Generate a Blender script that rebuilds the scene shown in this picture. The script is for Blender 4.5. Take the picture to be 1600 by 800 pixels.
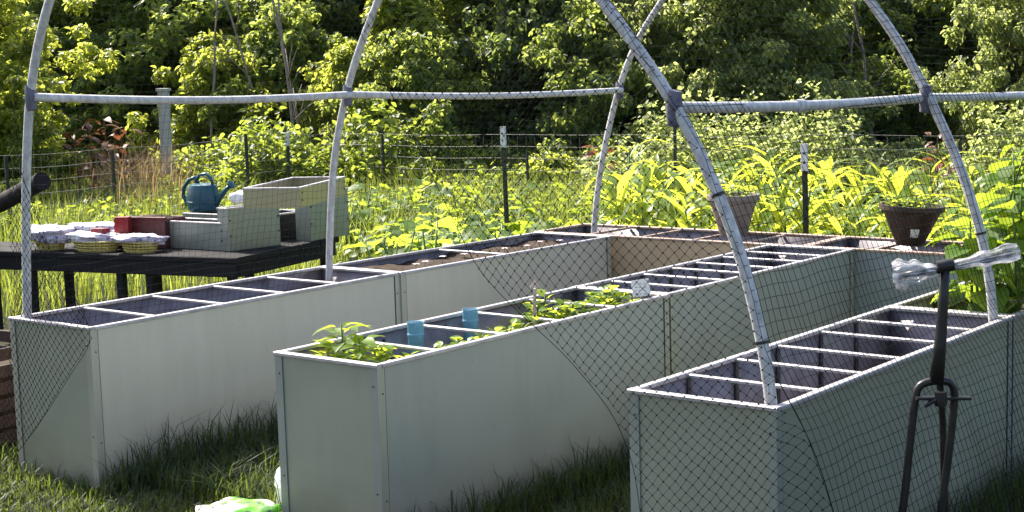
import bpy, math, random
import numpy as np
from mathutils import Vector, Matrix, noise
random.seed(7); rng = np.random.default_rng(7)
PI = math.pi
scene = bpy.context.scene
COL = scene.collection
for o in list(bpy.data.objects): bpy.data.objects.remove(o)

# ------------------------------------------------------------------ camera, sky, sun, exposure
F_PX, PITCH, YAW, ROLL = 2377.0, .1201, -.6767, -.0287
CAM = np.array([6.2219, -4.0206, 1.811])
cp, sp, cy, sy = math.cos(PITCH), math.sin(PITCH), math.cos(YAW), math.sin(YAW)
FW = np.array([sy*cp, cy*cp, -sp]); RT0 = np.array([cy, -sy, 0.]); UP0 = np.cross(RT0, FW)
RT = RT0*math.cos(ROLL)+UP0*math.sin(ROLL); UP = -RT0*math.sin(ROLL)+UP0*math.cos(ROLL)
cd = bpy.data.cameras.new('camera'); co = bpy.data.objects.new('camera', cd); COL.objects.link(co)
cd.sensor_width = 36.0; cd.lens = F_PX*36/1600; cd.clip_start = .05; cd.clip_end = 600
m = Matrix.Identity(4)
for i in range(3):
    m[i][0], m[i][1], m[i][2], m[i][3] = RT[i], UP[i], -FW[i], CAM[i]
co.matrix_world = m
scene.camera = co

SUN_EL = math.radians(47); SUN_A = math.radians(41)          # sun behind the beds, off to the left
FH = np.array([sy, cy, 0.]); 
to_sun_h = FH*math.cos(SUN_A)-RT0*math.sin(SUN_A)
to_sun = Vector((to_sun_h[0]*math.cos(SUN_EL), to_sun_h[1]*math.cos(SUN_EL), math.sin(SUN_EL)))
w = bpy.data.worlds.new('World'); scene.world = w; w.use_nodes = True
nt = w.node_tree; bg = nt.nodes['Background']
sky = nt.nodes.new('ShaderNodeTexSky'); sky.sky_type = 'NISHITA'; sky.sun_disc = False
sky.sun_elevation = SUN_EL; sky.sun_rotation = math.atan2(to_sun_h[0], to_sun_h[1])
sky.air_density = 1.0; sky.dust_density = 3.5; sky.ozone_density = .5
nt.links.new(sky.outputs[0], bg.inputs[0]); bg.inputs[1].default_value = .11
sl = bpy.data.lights.new('sun', 'SUN'); so = bpy.data.objects.new('sun', sl); COL.objects.link(so)
sl.energy = 4.6; sl.angle = math.radians(.53); sl.color = (1, .93, .80)
so.rotation_euler = to_sun.to_track_quat('Z', 'Y').to_euler()
scene.view_settings.view_transform = 'Standard'; scene.view_settings.look = 'None'
scene.view_settings.gamma = 1; scene.view_settings.use_curve_mapping = False
scene.view_settings.exposure = 1.55

# ------------------------------------------------------------------ helpers
def ray(u, v, x=None, y=None, z=None, line=None):
    """photo pixel -> point on a plane that the thing stands on or in"""
    r = FW+RT*(u-800)/F_PX-UP*(v-400)/F_PX
    if z is not None: t = (z-CAM[2])/r[2]
    elif line is not None:                      # y = a + b x
        a, b = line; t = (a+b*CAM[0]-CAM[1])/(r[1]-b*r[0])
    elif y is not None: t = (y-CAM[1])/r[1]
    else: t = (x-CAM[0])/r[0]
    return CAM+r*t
def gp(u, dist):
    """ground point in image column u, dist metres away along the ground"""
    d = FH+RT0*(u-800)/F_PX
    p = CAM+d*dist; return float(p[0]), float(p[1])

def tag(o, label=None, cat=None, group=None, kind=None):
    if label: o['label'] = label
    if cat: o['category'] = cat
    if group: o['group'] = group
    if kind: o['kind'] = kind
    return o
def thing(name, label, cat, loc=(0, 0, 0), rz=0, group=None):
    o = bpy.data.objects.new(name, None); COL.objects.link(o); o.empty_display_size = .1
    o.location = loc; o.rotation_euler = (0, 0, rz)
    return tag(o, label, cat, group)
def put(name, me, mat=None, parent=None, mw=None):
    o = bpy.data.objects.new(name, me); COL.objects.link(o)
    if mat is not None and not me.materials: me.materials.append(mat)
    if parent: o.parent = parent
    if mw is not None: o.matrix_local = mw
    return o

class MB:
    def __init__(s): s.v = []; s.f = []
    def add(s, v, f):
        k = len(s.v); s.v += [tuple(p) for p in v]; s.f += [tuple(i+k for i in q) for q in f]; return s
    def box(s, x0, y0, z0, x1, y1, z1):
        return s.add([(x, y, z) for z in (z0, z1) for y in (y0, y1) for x in (x0, x1)],
                     [(0, 2, 3, 1), (4, 5, 7, 6), (0, 1, 5, 4), (2, 6, 7, 3), (0, 4, 6, 2), (1, 3, 7, 5)])
    def bar(s, p0, p1, w, h, b=.003, up=(0, 0, 1)):
        """rectangular bar with chamfered edges"""
        p0, p1 = Vector(p0), Vector(p1); d = (p1-p0).normalized(); u = Vector(up)
        if abs(d.dot(u)) > .95: u = Vector((1, 0, 0))
        r = d.cross(u).normalized(); u = r.cross(d)
        a, c = w/2, h/2; b = min(b, a*.6, c*.6)
        sec = [(a, c-b), (a-b, c), (b-a, c), (-a, c-b), (-a, b-c), (b-a, -c), (a-b, -c), (a, b-c)]
        v = [p+r*x+u*y for p in (p0, p1) for x, y in sec]
        f = [(i, (i+1) % 8, 8+(i+1) % 8, 8+i) for i in range(8)]
        return s.add(v, f+[tuple(range(7, -1, -1)), tuple(range(8, 16))])
    def tube(s, path, r, n=10, cap=True):
        P = [Vector(p) for p in path]; R = r if hasattr(r, '__len__') else [r]*len(P)
        u = Vector((0, 0, 1)); v = []; f = []
        for i, p in enumerate(P):
            d = (P[min(i+1, len(P)-1)]-P[max(i-1, 0)]).normalized()
            if i == 0 and abs(d.dot(u)) > .9: u = Vector((1, 0, 0))
            u = (u-d*u.dot(d)).normalized(); q = d.cross(u)
            for k in range(n):
                a = 2*PI*k/n; v.append(p+(u*math.cos(a)+q*math.sin(a))*R[i])
        for i in range(len(P)-1):
            for k in range(n):
                f.append((i*n+k, i*n+(k+1) % n, (i+1)*n+(k+1) % n, (i+1)*n+k))
        if cap: f += [tuple(range(n-1, -1, -1)), tuple(range((len(P)-1)*n, len(P)*n))]
        return s.add(v, f)
    def lathe(s, prof, n=24, c=(0, 0, 0), sx=1, sy=1):
        v = []; f = []
        for r, z in prof:
            for k in range(n):
                a = 2*PI*k/n; v.append((c[0]+r*math.cos(a)*sx, c[1]+r*math.sin(a)*sy, c[2]+z))
        for i in range(len(prof)-1):
            for k in range(n): f.append((i*n+k, i*n+(k+1) % n, (i+1)*n+(k+1) % n, (i+1)*n+k))
        f.append(tuple(range(n-1, -1, -1))); f.append(tuple(range((len(prof)-1)*n, len(prof)*n)))
        return s.add(v, f)
    def mesh(s, name, smooth=None):
        me = bpy.data.meshes.new(name); me.from_pydata(s.v, [], s.f); me.update()
        if smooth: me.shade_smooth(); (me.set_sharp_from_angle(angle=math.radians(smooth)) if smooth < 180 else None)
        return me
    def build(s, name, mat, parent=None, smooth=None, mw=None):
        return put(name, s.mesh(name, smooth), mat, parent, mw)
def np_mesh(name, V, T):
    """fast mesh from numpy arrays (triangles or quads)"""
    me = bpy.data.meshes.new(name); k = T.shape[1]
    me.vertices.add(len(V)); me.vertices.foreach_set('co', np.ascontiguousarray(V, dtype=np.float32).ravel())
    me.loops.add(T.size); me.loops.foreach_set('vertex_index', np.ascontiguousarray(T, dtype=np.int32).ravel())
    me.polygons.add(len(T)); me.polygons.foreach_set('loop_start', np.arange(0, T.size, k, dtype=np.int32))
    me.update(calc_edges=True); me.validate(); return me

# ------------------------------------------------------------------ materials
def nodes(name):
    m = bpy.data.materials.new(name); m.use_nodes = True; t = m.node_tree
    return m, t, t.nodes, t.links, t.nodes['Principled BSDF']
def mix(N, L, fac, a, b, mode='MIX'):
    x = N.new('ShaderNodeMix'); x.data_type = 'RGBA'; x.blend_type = mode
    for sock, val in ((x.inputs[0], fac), (x.inputs[6], a), (x.inputs[7], b)):
        if hasattr(val, 'default_value') or hasattr(val, 'is_linked'): L.new(val, sock)
        else: sock.default_value = val if not isinstance(val, tuple) else (*val, 1)
    return x.outputs[2]
def ramp(N, L, src, a, b):
    r = N.new('ShaderNodeMapRange'); r.inputs[1].default_value = a; r.inputs[2].default_value = b
    L.new(src, r.inputs[0]); return r.outputs[0]
def ntex(N, L, scale, detail=4, vec=None, rough=.55):
    n = N.new('ShaderNodeTexNoise'); n.inputs['Scale'].default_value = scale; n.inputs['Detail'].default_value = detail
    n.inputs['Roughness'].default_value = rough
    if vec is not None: L.new(vec, n.inputs['Vector'])
    return n.outputs[0]
def solid(name, col, col2=None, rough=.5, metal=0, scale=8, bump=0, bscale=60, spec=.5, stretch=None):
    m, t, N, L, B = nodes(name)
    tc = N.new('ShaderNodeTexCoord').outputs['Object']
    if stretch:
        mp = N.new('ShaderNodeMapping'); mp.inputs['Scale'].default_value = stretch; L.new(tc, mp.inputs[0]); tc = mp.outputs[0]
    f = ramp(N, L, ntex(N, L, scale, 6, tc, .65), .35, .68)
    c2 = col2 or tuple(c*.72 for c in col)
    L.new(mix(N, L, f, col, c2), B.inputs['Base Color'])
    B.inputs['Metallic'].default_value = metal; B.inputs['Specular IOR Level'].default_value = spec
    rr = N.new('ShaderNodeMapRange'); rr.inputs[3].default_value = max(rough-.1, .05); rr.inputs[4].default_value = min(rough+.12, 1)
    L.new(f, rr.inputs[0]); L.new(rr.outputs[0], B.inputs['Roughness'])
    if bump:
        b = N.new('ShaderNodeBump'); b.inputs['Strength'].default_value = bump; b.inputs['Distance'].default_value = .01
        L.new(ntex(N, L, bscale, 4, tc), b.inputs['Height']); L.new(b.outputs[0], B.inputs['Normal'])
    return m
def leafmat(name, c1, c2, tcol, tfac=.45, rough=.45, spec=.4):
    """leaf with light coming through it; each leaf its own shade"""
    m, t, N, L, B = nodes(name)
    g = N.new('ShaderNodeNewGeometry'); oi = N.new('ShaderNodeObjectInfo')
    add = N.new('ShaderNodeMath'); add.operation = 'ADD'; L.new(g.outputs['Random Per Island'], add.inputs[0]); L.new(oi.outputs['Random'], add.inputs[1])
    fr = N.new('ShaderNodeMath'); fr.operation = 'FRACT'; L.new(add.outputs[0], fr.inputs[0])
    L.new(mix(N, L, fr.outputs[0], c1, c2), B.inputs['Base Color'])
    B.inputs['Roughness'].default_value = rough; B.inputs['Specular IOR Level'].default_value = spec
    tr = N.new('ShaderNodeBsdfTranslucent')
    L.new(mix(N, L, fr.outputs[0], tcol, tuple(c*.5 for c in tcol)), tr.inputs[0])
    ms = N.new('ShaderNodeMixShader'); ms.inputs[0].default_value = tfac
    L.new(B.outputs[0], ms.inputs[1]); L.new(tr.outputs[0], ms.inputs[2])
    L.new(ms.outputs[0], N['Material Output'].inputs[0])
    return m
def sheet(name, col, dust):
    """painted sheet metal: faint vertical streaks, dust near the ground, scuffs, soft gloss"""
    m, t, N, L, B = nodes(name)
    tc = N.new('ShaderNodeTexCoord').outputs['Object']
    mp = N.new('ShaderNodeMapping'); mp.inputs['Scale'].default_value = (9, 9, .9); L.new(tc, mp.inputs[0])
    st = ramp(N, L, ntex(N, L, 1.6, 6, mp.outputs[0], .6), .42, .75)
    c = mix(N, L, st, col, tuple(x*.91 for x in col))
    cl = ramp(N, L, ntex(N, L, 2.2, 5, tc), .42, .72)
    c = mix(N, L, cl, c, tuple(x*1.08 for x in col))
    sx = N.new('ShaderNodeSeparateXYZ'); L.new(tc, sx.inputs[0])
    lo = N.new('ShaderNodeMapRange'); lo.inputs[1].default_value = .34; lo.inputs[2].default_value = .0; L.new(sx.outputs[2], lo.inputs[0])
    dn = N.new('ShaderNodeMath'); dn.operation = 'MULTIPLY'; L.new(lo.outputs[0], dn.inputs[0]); L.new(ntex(N, L, 7, 6, tc, .7), dn.inputs[1])
    c = mix(N, L, dn.outputs[0], c, dust)
    sc = ramp(N, L, ntex(N, L, 26, 4, tc, .85), .64, .74)
    c = mix(N, L, sc, c, tuple(x*.7 for x in col))
    L.new(c, B.inputs['Base Color']); B.inputs['Metallic'].default_value = .25
    rr = N.new('ShaderNodeMapRange'); rr.inputs[3].default_value = .34; rr.inputs[4].default_value = .52
    L.new(cl, rr.inputs[0]); L.new(rr.outputs[0], B.inputs['Roughness'])
    b = N.new('ShaderNodeBump'); b.inputs['Strength'].default_value = .12; b.inputs['Distance'].default_value = .01
    L.new(ntex(N, L, 5, 3, tc), b.inputs['Height']); L.new(b.outputs[0], B.inputs['Normal'])
    return m
M = {}
M['sheet'] = sheet('sage_sheet_metal', (.335, .350, .282), (.20, .16, .10))  # sage; the warm ground bounce on end faces is put into this colour
M['sheet2'] = sheet('cool_lit_sage_metal', (.285, .322, .330), (.22, .17, .14))  # same sage, with the cooler light of the long sides put in
M['sheetL'] = sheet('bounce_lit_sheet_metal', (.52, .495, .43), (.36, .28, .21))  # same sage brightened: bounced light on the left beds is in the colour
M['sheetY'] = sheet('yellow_lit_sheet_metal', (.36, .35, .22), (.3, .26, .16))  # yellow light falling on the box is put into its colour
M['corner'] = sheet('sage_corner_metal', (.315, .335, .305), (.20, .16, .11))
M['cornerL'] = sheet('bounce_lit_corner_metal', (.42, .41, .35), (.28, .22, .16))  # corner tone that takes in the left beds' bounced light
M['sheetG'] = sheet('sage_green_sheet_metal', (.25, .295, .275), (.18, .16, .12))
M['tan'] = sheet('tan_sheet_metal', (.52, .38, .25), (.26, .18, .11))  # warmer tone for the panels of the far left-hand bed
M['rim'] = solid('pale_metal_rail', (.50, .48, .50), (.34, .32, .33), .45, .3, 14, .1, 90)
M['rust_rim'] = solid('rust_stained_rail', (.42, .33, .29), (.27, .17, .13), .6, .1, 10, .2, 70)
M['shaded_inside'] = solid('shaded_inside_metal', (.24, .22, .255), (.14, .125, .15), .5, .2, 9, .2, 40)  # sage inner walls, their shade put into a darker purple tone
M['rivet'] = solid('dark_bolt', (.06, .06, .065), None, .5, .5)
M['soil'] = solid('potting_soil', (.055, .036, .024), (.022, .015, .011), .95, 0, 26, 1, 45, .2)
M['pvc'] = solid('weathered_pvc', (.66, .65, .65), (.34, .33, .34), .42, 0, 34, .15, 140, stretch=(1, 1, .6))
M['tape'] = solid('grey_purple_tape', (.16, .15, .20), (.09, .085, .12), .5, 0, 30, .3, 120)
M['net'] = solid('black_green_netting', (.010, .014, .012), None, .9, spec=.1)
M['black'] = solid('black_plastic', (.014, .014, .017), (.022, .022, .025), .8, 0, 10, .08, 60, .12)
M['blacksteel'] = solid('black_painted_steel', (.009, .009, .011), (.017, .015, .015), .4, .1, 16, .05, 120)
M['postgreen'] = solid('dark_green_steel', (.014, .028, .018), (.03, .028, .02), .55, .2, 20)
M['postwhite'] = solid('white_post_paint', (.74, .74, .72), (.5, .5, .48), .6)
M['wire'] = solid('galvanised_wire', (.20, .20, .19), (.12, .12, .11), .5, .6)
M['greywood'] = solid('weathered_grey_wood', (.54, .52, .49), (.36, .34, .31), .85, 0, 5, .5, 30, .2, (12, 12, 1.5))
M['darkwood'] = solid('dark_stained_wood', (.055, .030, .028), (.020, .013, .013), .75, 0, 6, .4, 40, .3, (1.5, 14, 14))
M['teal'] = solid('teal_plastic', (.008, .085, .125), (.006, .062, .095), .3, 0, 7)
M['taupe'] = solid('taupe_plastic', (.23, .19, .175), (.17, .14, .13), .5, 0, 12, .1, 60)
M['brownpot'] = solid('dark_brown_plastic', (.030, .018, .014), (.05, .03, .024), .5, 0, 12, .2, 60)
M['white'] = solid('white_plastic_film', (.80, .80, .82), (.62, .62, .66), .3, 0, 10, .3, 30)
M['card'] = solid('white_card', (.80, .80, .80), (.7, .7, .71), .6)
M['ink'] = solid('blue_grey_ink', (.18, .25, .38), None, .6)
M['red'] = solid('red_carton', (.24, .014, .018), (.17, .01, .014), .45)
M['maroon'] = solid('maroon_plastic', (.10, .018, .022), (.06, .012, .014), .45)
M['wicker'] = solid('yellow_plastic_weave', (.62, .52, .16), (.45, .36, .10), .5, 0, 30)
M['stake'] = solid('pale_wood_stake', (.66, .56, .46), (.48, .39, .31), .8, 0, 6, .3, 40, .2, (10, 10, 1))
M['bark'] = solid('tree_bark', (.10, .080, .062), (.045, .036, .028), .95, 0, 6, .8, 24, .1, (5, 5, 1))
M['palebark'] = solid('pale_bark', (.34, .29, .26), (.18, .15, .13), .9, 0, 6, .6, 24, .1, (5, 5, 1))
M['stem'] = solid('green_stem', (.10, .17, .035), (.07, .12, .03), .6)
def bagmat(name, base, print_, ink):
    m, t, N, L, B = nodes(name); tc = N.new('ShaderNodeTexCoord').outputs['Object']
    c = mix(N, L, ramp(N, L, ntex(N, L, 5.5, 2, tc), .45, .49), base, print_)
    c = mix(N, L, ramp(N, L, ntex(N, L, 24, 2, tc), .57, .61), c, ink)
    L.new(c, B.inputs['Base Color']); B.inputs['Roughness'].default_value = .3; return m
M['soilbag'] = bagmat('printed_soil_bag', (.80, .78, .74), (.16, .55, .05), (.10, .12, .10))
M['seedbag'] = bagmat('printed_seed_bag', (.74, .72, .74), (.46, .42, .52), (.14, .12, .22))
m, t, N, L, B = nodes('blue_clear_plastic'); M['bluecup'] = m
B.inputs['Base Color'].default_value = (.20, .42, .54, 1); B.inputs['Roughness'].default_value = .15; B.inputs['Alpha'].default_value = .66
m, t, N, L, B = nodes('clear_plastic_bag'); M['film'] = m
tc = N.new('ShaderNodeTexCoord').outputs['Object']
L.new(mix(N, L, ramp(N, L, ntex(N, L, 30, 3, tc), .4, .6), (.80, .80, .83), (.42, .42, .48)), B.inputs['Base Color'])
B.inputs['Roughness'].default_value = .16; B.inputs['Alpha'].default_value = .80
L.new(ramp(N, L, ntex(N, L, 16, 3, tc), .30, .80), B.inputs['Alpha'])

M['l_bright'] = leafmat('leaf_bright', (.12, .16, .032), (.085, .13, .028), (.80, .88, .13), .56)
M['l_mid'] = leafmat('leaf_mid', (.098, .140, .040), (.065, .105, .032), (.66, .78, .15), .55)
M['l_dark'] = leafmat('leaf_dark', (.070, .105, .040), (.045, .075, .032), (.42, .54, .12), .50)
M['l_pale'] = leafmat('leaf_pale', (.13, .165, .070), (.095, .13, .052), (.72, .82, .26), .55)
M['l_weed'] = leafmat('leaf_weed', (.095, .140, .032), (.060, .105, .025), (.56, .68, .085), .52)
M['l_rust'] = leafmat('leaf_rust', (.20, .085, .045), (.12, .045, .035), (.42, .16, .07), .3)
M['l_corn'] = leafmat('leaf_corn', (.13, .21, .040), (.09, .165, .032), (.82, .90, .09), .56, .42, .4)
M['l_squash'] = leafmat('leaf_squash', (.095, .17, .028), (.065, .125, .022), (.58, .74, .07), .52, .5)
M['l_bean'] = leafmat('leaf_bean', (.085, .16, .026), (.050, .11, .020), (.50, .66, .055), .5, .6, .2)
M['l_basil'] = leafmat('leaf_basil', (.12, .22, .024), (.09, .17, .020), (.85, .95, .09), .55, .4)
M['grass'] = leafmat('lawn_grass', (.036, .060, .018), (.020, .038, .013), (.20, .27, .04), .38, .5)
M['meadow'] = leafmat('meadow_grass', (.10, .145, .030), (.058, .100, .022), (.44, .52, .075), .44, .5)
M['drygrass'] = leafmat('dry_grass', (.30, .22, .11), (.22, .13, .06), (.55, .38, .17), .38, .6)
M['petal'] = solid('pale_petal', (.80, .70, .74), (.7, .6, .66), .5)

def ground_mat():
    m, t, N, L, B = nodes('ground_soil_and_turf')
    tc = N.new('ShaderNodeTexCoord').outputs['Object']
    a = ramp(N, L, ntex(N, L, 1.3, 6, tc, .6), .38, .62)
    c = mix(N, L, a, (.018, .026, .010), (.038, .032, .019))
    c = mix(N, L, ramp(N, L, ntex(N, L, 25, 5, tc, .7), .35, .7), c, (.028, .036, .012))
    L.new(c, B.inputs['Base Color']); B.inputs['Roughness'].default_value = .95; B.inputs['Specular IOR Level'].default_value = .15
    b = N.new('ShaderNodeBump'); b.inputs['Strength'].default_value = .8; b.inputs['Distance'].default_value = .04
    L.new(ntex(N, L, 18, 6, tc, .7), b.inputs['Height']); L.new(b.outputs[0], B.inputs['Normal'])
    return m
M['ground'] = ground_mat()

# ------------------------------------------------------------------ ground
def gz(x, y):
    d = (x-CAM[0])*FH[0]+(y-CAM[1])*FH[1]
    return .02*noise.noise(Vector((x*.7, y*.7, 0)))*(1 if d > 7 else .4) + (max(d-33, 0)*.10 if d < 90 else 5.7)
xs = np.unique(np.concatenate([np.linspace(-300, -40, 14), np.linspace(-40, 20, 90), np.linspace(20, 300, 14)]))
V = [(x, y, gz(x, y)) for y in xs+8 for x in xs-6]; n = len(xs)
Fq = [(j*n+i, j*n+i+1, (j+1)*n+i+1, (j+1)*n+i) for j in range(n-1) for i in range(n-1)]
g = MB().add(V, Fq).build('ground', M['ground'], smooth=180); tag(g, 'uneven turf and bare soil around the raised beds', 'ground', kind='structure')

# ------------------------------------------------------------------ raised beds
H = .74
def wavy(p0, du, dv, nu, nv, nrm, amp, seed):
    """sheet with faint dents, du x dv from p0, given a little thickness by a turned edge"""
    p0, du, dv, nrm = map(Vector, (p0, du, dv, nrm)); v = []; f = []
    for j in range(nv+1):
        for i in range(nu+1):
            a, b = i/nu, j/nv; e = min(a, 1-a, b, 1-b)
            d = amp*noise.noise(Vector((a*du.length*1.7+seed*9.1, b*dv.length*1.7, seed)))*min(min(a, 1-a)*du.length*6, min(b, 1-b)*dv.length*6, 1)
            v.append(p0+du*a+dv*b+nrm*d)
    k = nu+1
    for j in range(nv):
        for i in range(nu):
            q = (j*k+i, j*k+i+1, (j+1)*k+i+1, (j+1)*k+i)
            f.append(q)
    mb = MB().add(v, f)
    nb = len(v); border = [i for i in range(k)]+[j*k+nu for j in range(1, nv+1)]+[nv*k+i for i in range(nu-1, -1, -1)]+[j*k for j in range(nv-1, 0, -1)]
    back = [Vector(v[i])-nrm*.002 for i in border]
    mb.v += [tuple(b) for b in back]; L_ = len(border)
    for i in range(L_): mb.f.append((border[i], border[(i+1) % L_], nb+(i+1) % L_, nb+i)[::-1])
    return mb
def bed(x0, y0, wx, ly, rz, label, cells, soil_z, along='y', mats=('sheet', 'sheet', 'rim'), seed=0, posts=True):
    """bottomless sheet metal planter: panels, corner angles, rails, cross bars, inner walls in a shade tone, soil"""
    t = thing('raised_bed', label, 'raised bed', (x0, y0, 0), rz, 'sheet metal raised beds')
    S, S2, Rm = (M[k] for k in mats); z1 = H-.010
    defs = [((0, 0, .0), (wx, 0, 0), (0, -1, 0), 'end_panel' if along == 'y' else 'side_panel', S2 if along == 'y' else S),
            ((wx, 0, 0), (0, ly, 0), (1, 0, 0), 'side_panel' if along == 'y' else 'end_panel', S),
            ((wx, ly, 0), (-wx, 0, 0), (0, 1, 0), 'end_panel' if along == 'y' else 'side_panel', S2),
            ((0, ly, 0), (0, -ly, 0), (-1, 0, 0), 'side_panel' if along == 'y' else 'end_panel', S)]
    for i, (p, d, nr, nm, mt) in enumerate(defs):
        nu = max(4, int(Vector(d).length/.12))
        wavy(p, d, (0, 0, z1), nu, 7, nr, .0030, seed*4+i+1).build(nm, mt, t, 40)
        a = Vector(p)-Vector(nr)*.010; e = Vector(d).normalized()*.012
        wavy(a+e+Vector(d)-2*e+Vector((0, 0, .02)), -(Vector(d)-2*e), (0, 0, z1-.03), 4, 3, -Vector(nr), .004, seed*4+i+50).build('shaded_inside', M['shaded_inside'], t, 180)  # inner wall face, coloured for the shade inside the bed
    c = .034
    for (x, y, sx_, sy_) in ((0, 0, 1, 1), (wx, 0, -1, 1), (wx, ly, -1, -1), (0, ly, 1, -1)):
        mb = MB(); o = .005
        X = sorted((x-sx_*o, x+sx_*c)); Y = sorted((y-sy_*o, y-sy_*.0022)); mb.box(X[0], Y[0], .004, X[1], Y[1], z1-.002)
        X = sorted((x-sx_*o, x-sx_*.0022)); Y = sorted((y-sy_*.0022, y+sy_*c)); mb.box(X[0], Y[0], .004, X[1], Y[1], z1-.002)
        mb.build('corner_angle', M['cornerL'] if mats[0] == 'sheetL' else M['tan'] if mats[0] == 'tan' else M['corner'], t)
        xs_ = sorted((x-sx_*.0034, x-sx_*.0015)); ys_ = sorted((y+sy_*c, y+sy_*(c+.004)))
        if along == 'y': MB().box(xs_[0], ys_[0], .004, xs_[1], ys_[1], z1-.004).build('seam_shadow', M['rivet'], t)  # dark seam line, with the corner angle's edge shadow drawn in
    scr = bpy.data.meshes.get('screw') or MB().lathe([(.0, -.002), (.0036, -.002), (.0036, .0012), (.002, .002), (0, .002)], 8).mesh('screw')
    for (x, y, sx_, sy_) in ((0, 0, 1, 1), (wx, 0, -1, 1), (wx, ly, -1, -1)):
        for z in (.24, .655):
            put('screw', scr, M['rivet'], t, Matrix.Translation((x+sx_*.018, y-sy_*.006, z))@Matrix.Rotation(PI/2*(1 if sy_ > 0 else -1), 4, 'X'))
            put('screw', scr, M['rivet'], t, Matrix.Translation((x-sx_*.006, y+sy_*.020, z-.03))@Matrix.Rotation(PI/2*(-1 if sx_ > 0 else 1), 4, 'Y'))
    rw, rh = .030, .016; zc = H-rh/2+.001
    MB().bar((-.008, .005, zc), (wx+.008, .005, zc), rw, rh).build('top_rail', Rm, t)
    MB().bar((-.008, ly-.005, zc), (wx+.008, ly-.005, zc), rw, rh).build('top_rail', Rm, t)
    MB().bar((.005, .021, zc-.0015), (.005, ly-.021, zc-.0015), rw, rh).build('top_rail', Rm, t)
    MB().bar((wx-.005, .021, zc-.0015), (wx-.005, ly-.021, zc-.0015), rw, rh).build('top_rail', Rm, t)
    for k in range(1, cells):
        a = k/cells+random.uniform(-.01, .01)
        if along == 'y':
            y = ly*a; MB().bar((.022, y, zc-.006), (wx-.022, y+random.uniform(-.008, .008), zc-.006), .020, .014).build('cross_bar', Rm, t)
            sp_ = ((.017, y), (wx-.017, y))
        else:
            x = wx*a; MB().bar((x, .022, zc-.006), (x, ly-.022, zc-.006), .022, .014).build('cross_bar', Rm, t)
            sp_ = ((x, .017), (x, ly-.017))
        if posts:
            for (px, py) in sp_: MB().bar((px, py, .03), (px, py, zc-.016), .022, .010, .002, (1, 0, 0) if along == 'y' else (0, 1, 0)).build('upright', M['rivet'], t)
    for k in range(cells):
        a = (k+.5)/cells
        if along == 'y': MB().lathe([(.0, 0), (.009, .0), (.007, .005), (0, .006)], 8).build('bolt', M['rivet'], t, mw=Matrix.Translation((.014, ly*a, H-.05))@Matrix.Rotation(PI/2, 4, 'Y'))
    if along == 'y' and ly > 2: MB().box(wx-.012, ly+.006, .004, wx+.0065, ly+.0165, H-.022).build('joint_strip', M['rivet'], t)
    # soil
    nx, ny = (8, 26) if along == 'y' else (26, 8); v = []
    for j in range(ny+1):
        for i in range(nx+1):
            x, y = .014+(wx-.028)*i/nx, .014+(ly-.028)*j/ny
            v.append((x, y, soil_z+.035*noise.noise(Vector((x*5+seed*3, y*5, seed)))+.012*noise.noise(Vector((x*17, y*17, seed)))))
    k = nx+1
    MB().add(v, [(j*k+i, j*k+i+1, (j+1)*k+i+1, (j+1)*k+i) for j in range(ny) for i in range(nx)]).build('soil', M['soil'], t, 180)
    return t
R_ = math.radians
bed(-.03, 0, .60, 2.04, R_(.7), 'sage sheet metal raised bed with empty cells, in front of the black table', 5, .50, mats=('sheetL', 'sheet', 'rim'), seed=1, posts=False)
bed(-.045, 2.062, .60, 1.97, R_(-.6), 'sage raised bed with dark crumbly soil, joining the tan bed at its end', 2, .69, mats=('sheetL', 'sheetL', 'rim'), seed=2, posts=False)
bed(1.765, .02, .545, 2.02, R_(.4), 'sage raised bed holding leafy seedlings and two blue cups', 5, .60, mats=('sheet2', 'sheet', 'rim'), seed=3, posts=False)
bed(1.745, 2.062, .545, 1.975, R_(.3), 'sage raised bed of open dark cells behind the seedling bed', 7, .42, mats=('sheet2', 'sheet2', 'rim'), seed=4)
bed(3.368, .15, .55, 2.03, R_(.3), 'deep empty raised bed with bare cross bars behind the netting', 6, .12, mats=('sheet', 'sheet', 'rim'), seed=5)
bed(3.36, 2.20, .55, 1.83, R_(.3), 'raised bed crowded with climbing bean plants', 4, .66, mats=('sheet', 'sheet', 'rim'), seed=6)
bed(-.06, 4.062, 2.0, .56, 0, 'tan raised bed with rust-stained rails across the far end, under the taupe pot', 5, .66, 'x', ('tan', 'tan', 'rust_rim'), 7, False)
bed(1.962, 4.062, 1.98, .56, 0, 'sage raised bed with rust-stained rails, under the dark brown pot', 5, .66, 'x', ('sheet2', 'sheet2', 'rust_rim'), 8, False)

# ------------------------------------------------------------------ hoop frame
def smooth_path(P, n):
    P = np.array(P, float); d = np.r_[0, np.cumsum(np.linalg.norm(np.diff(P, axis=0), axis=1))]
    t = np.linspace(0, d[-1], n); Q = np.stack([np.interp(t, d, P[:, i]) for i in range(3)], 1)
    for _ in range(max(4, n//14)):
        Q[1:-1] = .25*Q[:-2]+.5*Q[1:-1]+.25*Q[2:]
    return Q
def hoop_pts(left, right, line, fl, fr, top):
    L_ = [ray(u, v, line=line) for u, v in left]; R2 = [ray(u, v, line=line) for u, v in right]
    a, b = line; mid = [np.array([x, a+b*x, z]) for x, z in top]
    return [np.array(fl)]+L_+mid+R2[::-1]+[np.array(fr)]
l1 = (.035, .045); l2 = (1.98, .030); l3 = (4.50, .005)
h1 = hoop_pts([(41, 400), (40, 300), (45, 150), (58, 70), (75, 0)], [(1207, 600), (1180, 480), (1150, 362), (1100, 252), (1060, 165), (1000, 80), (940, 0)], l1,
              (.025, .036, .45), (3.885, .21, .2), [(.68, 2.62), (1.15, 2.88), (1.75, 2.98), (2.35, 2.86), (2.85, 2.56)])
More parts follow.
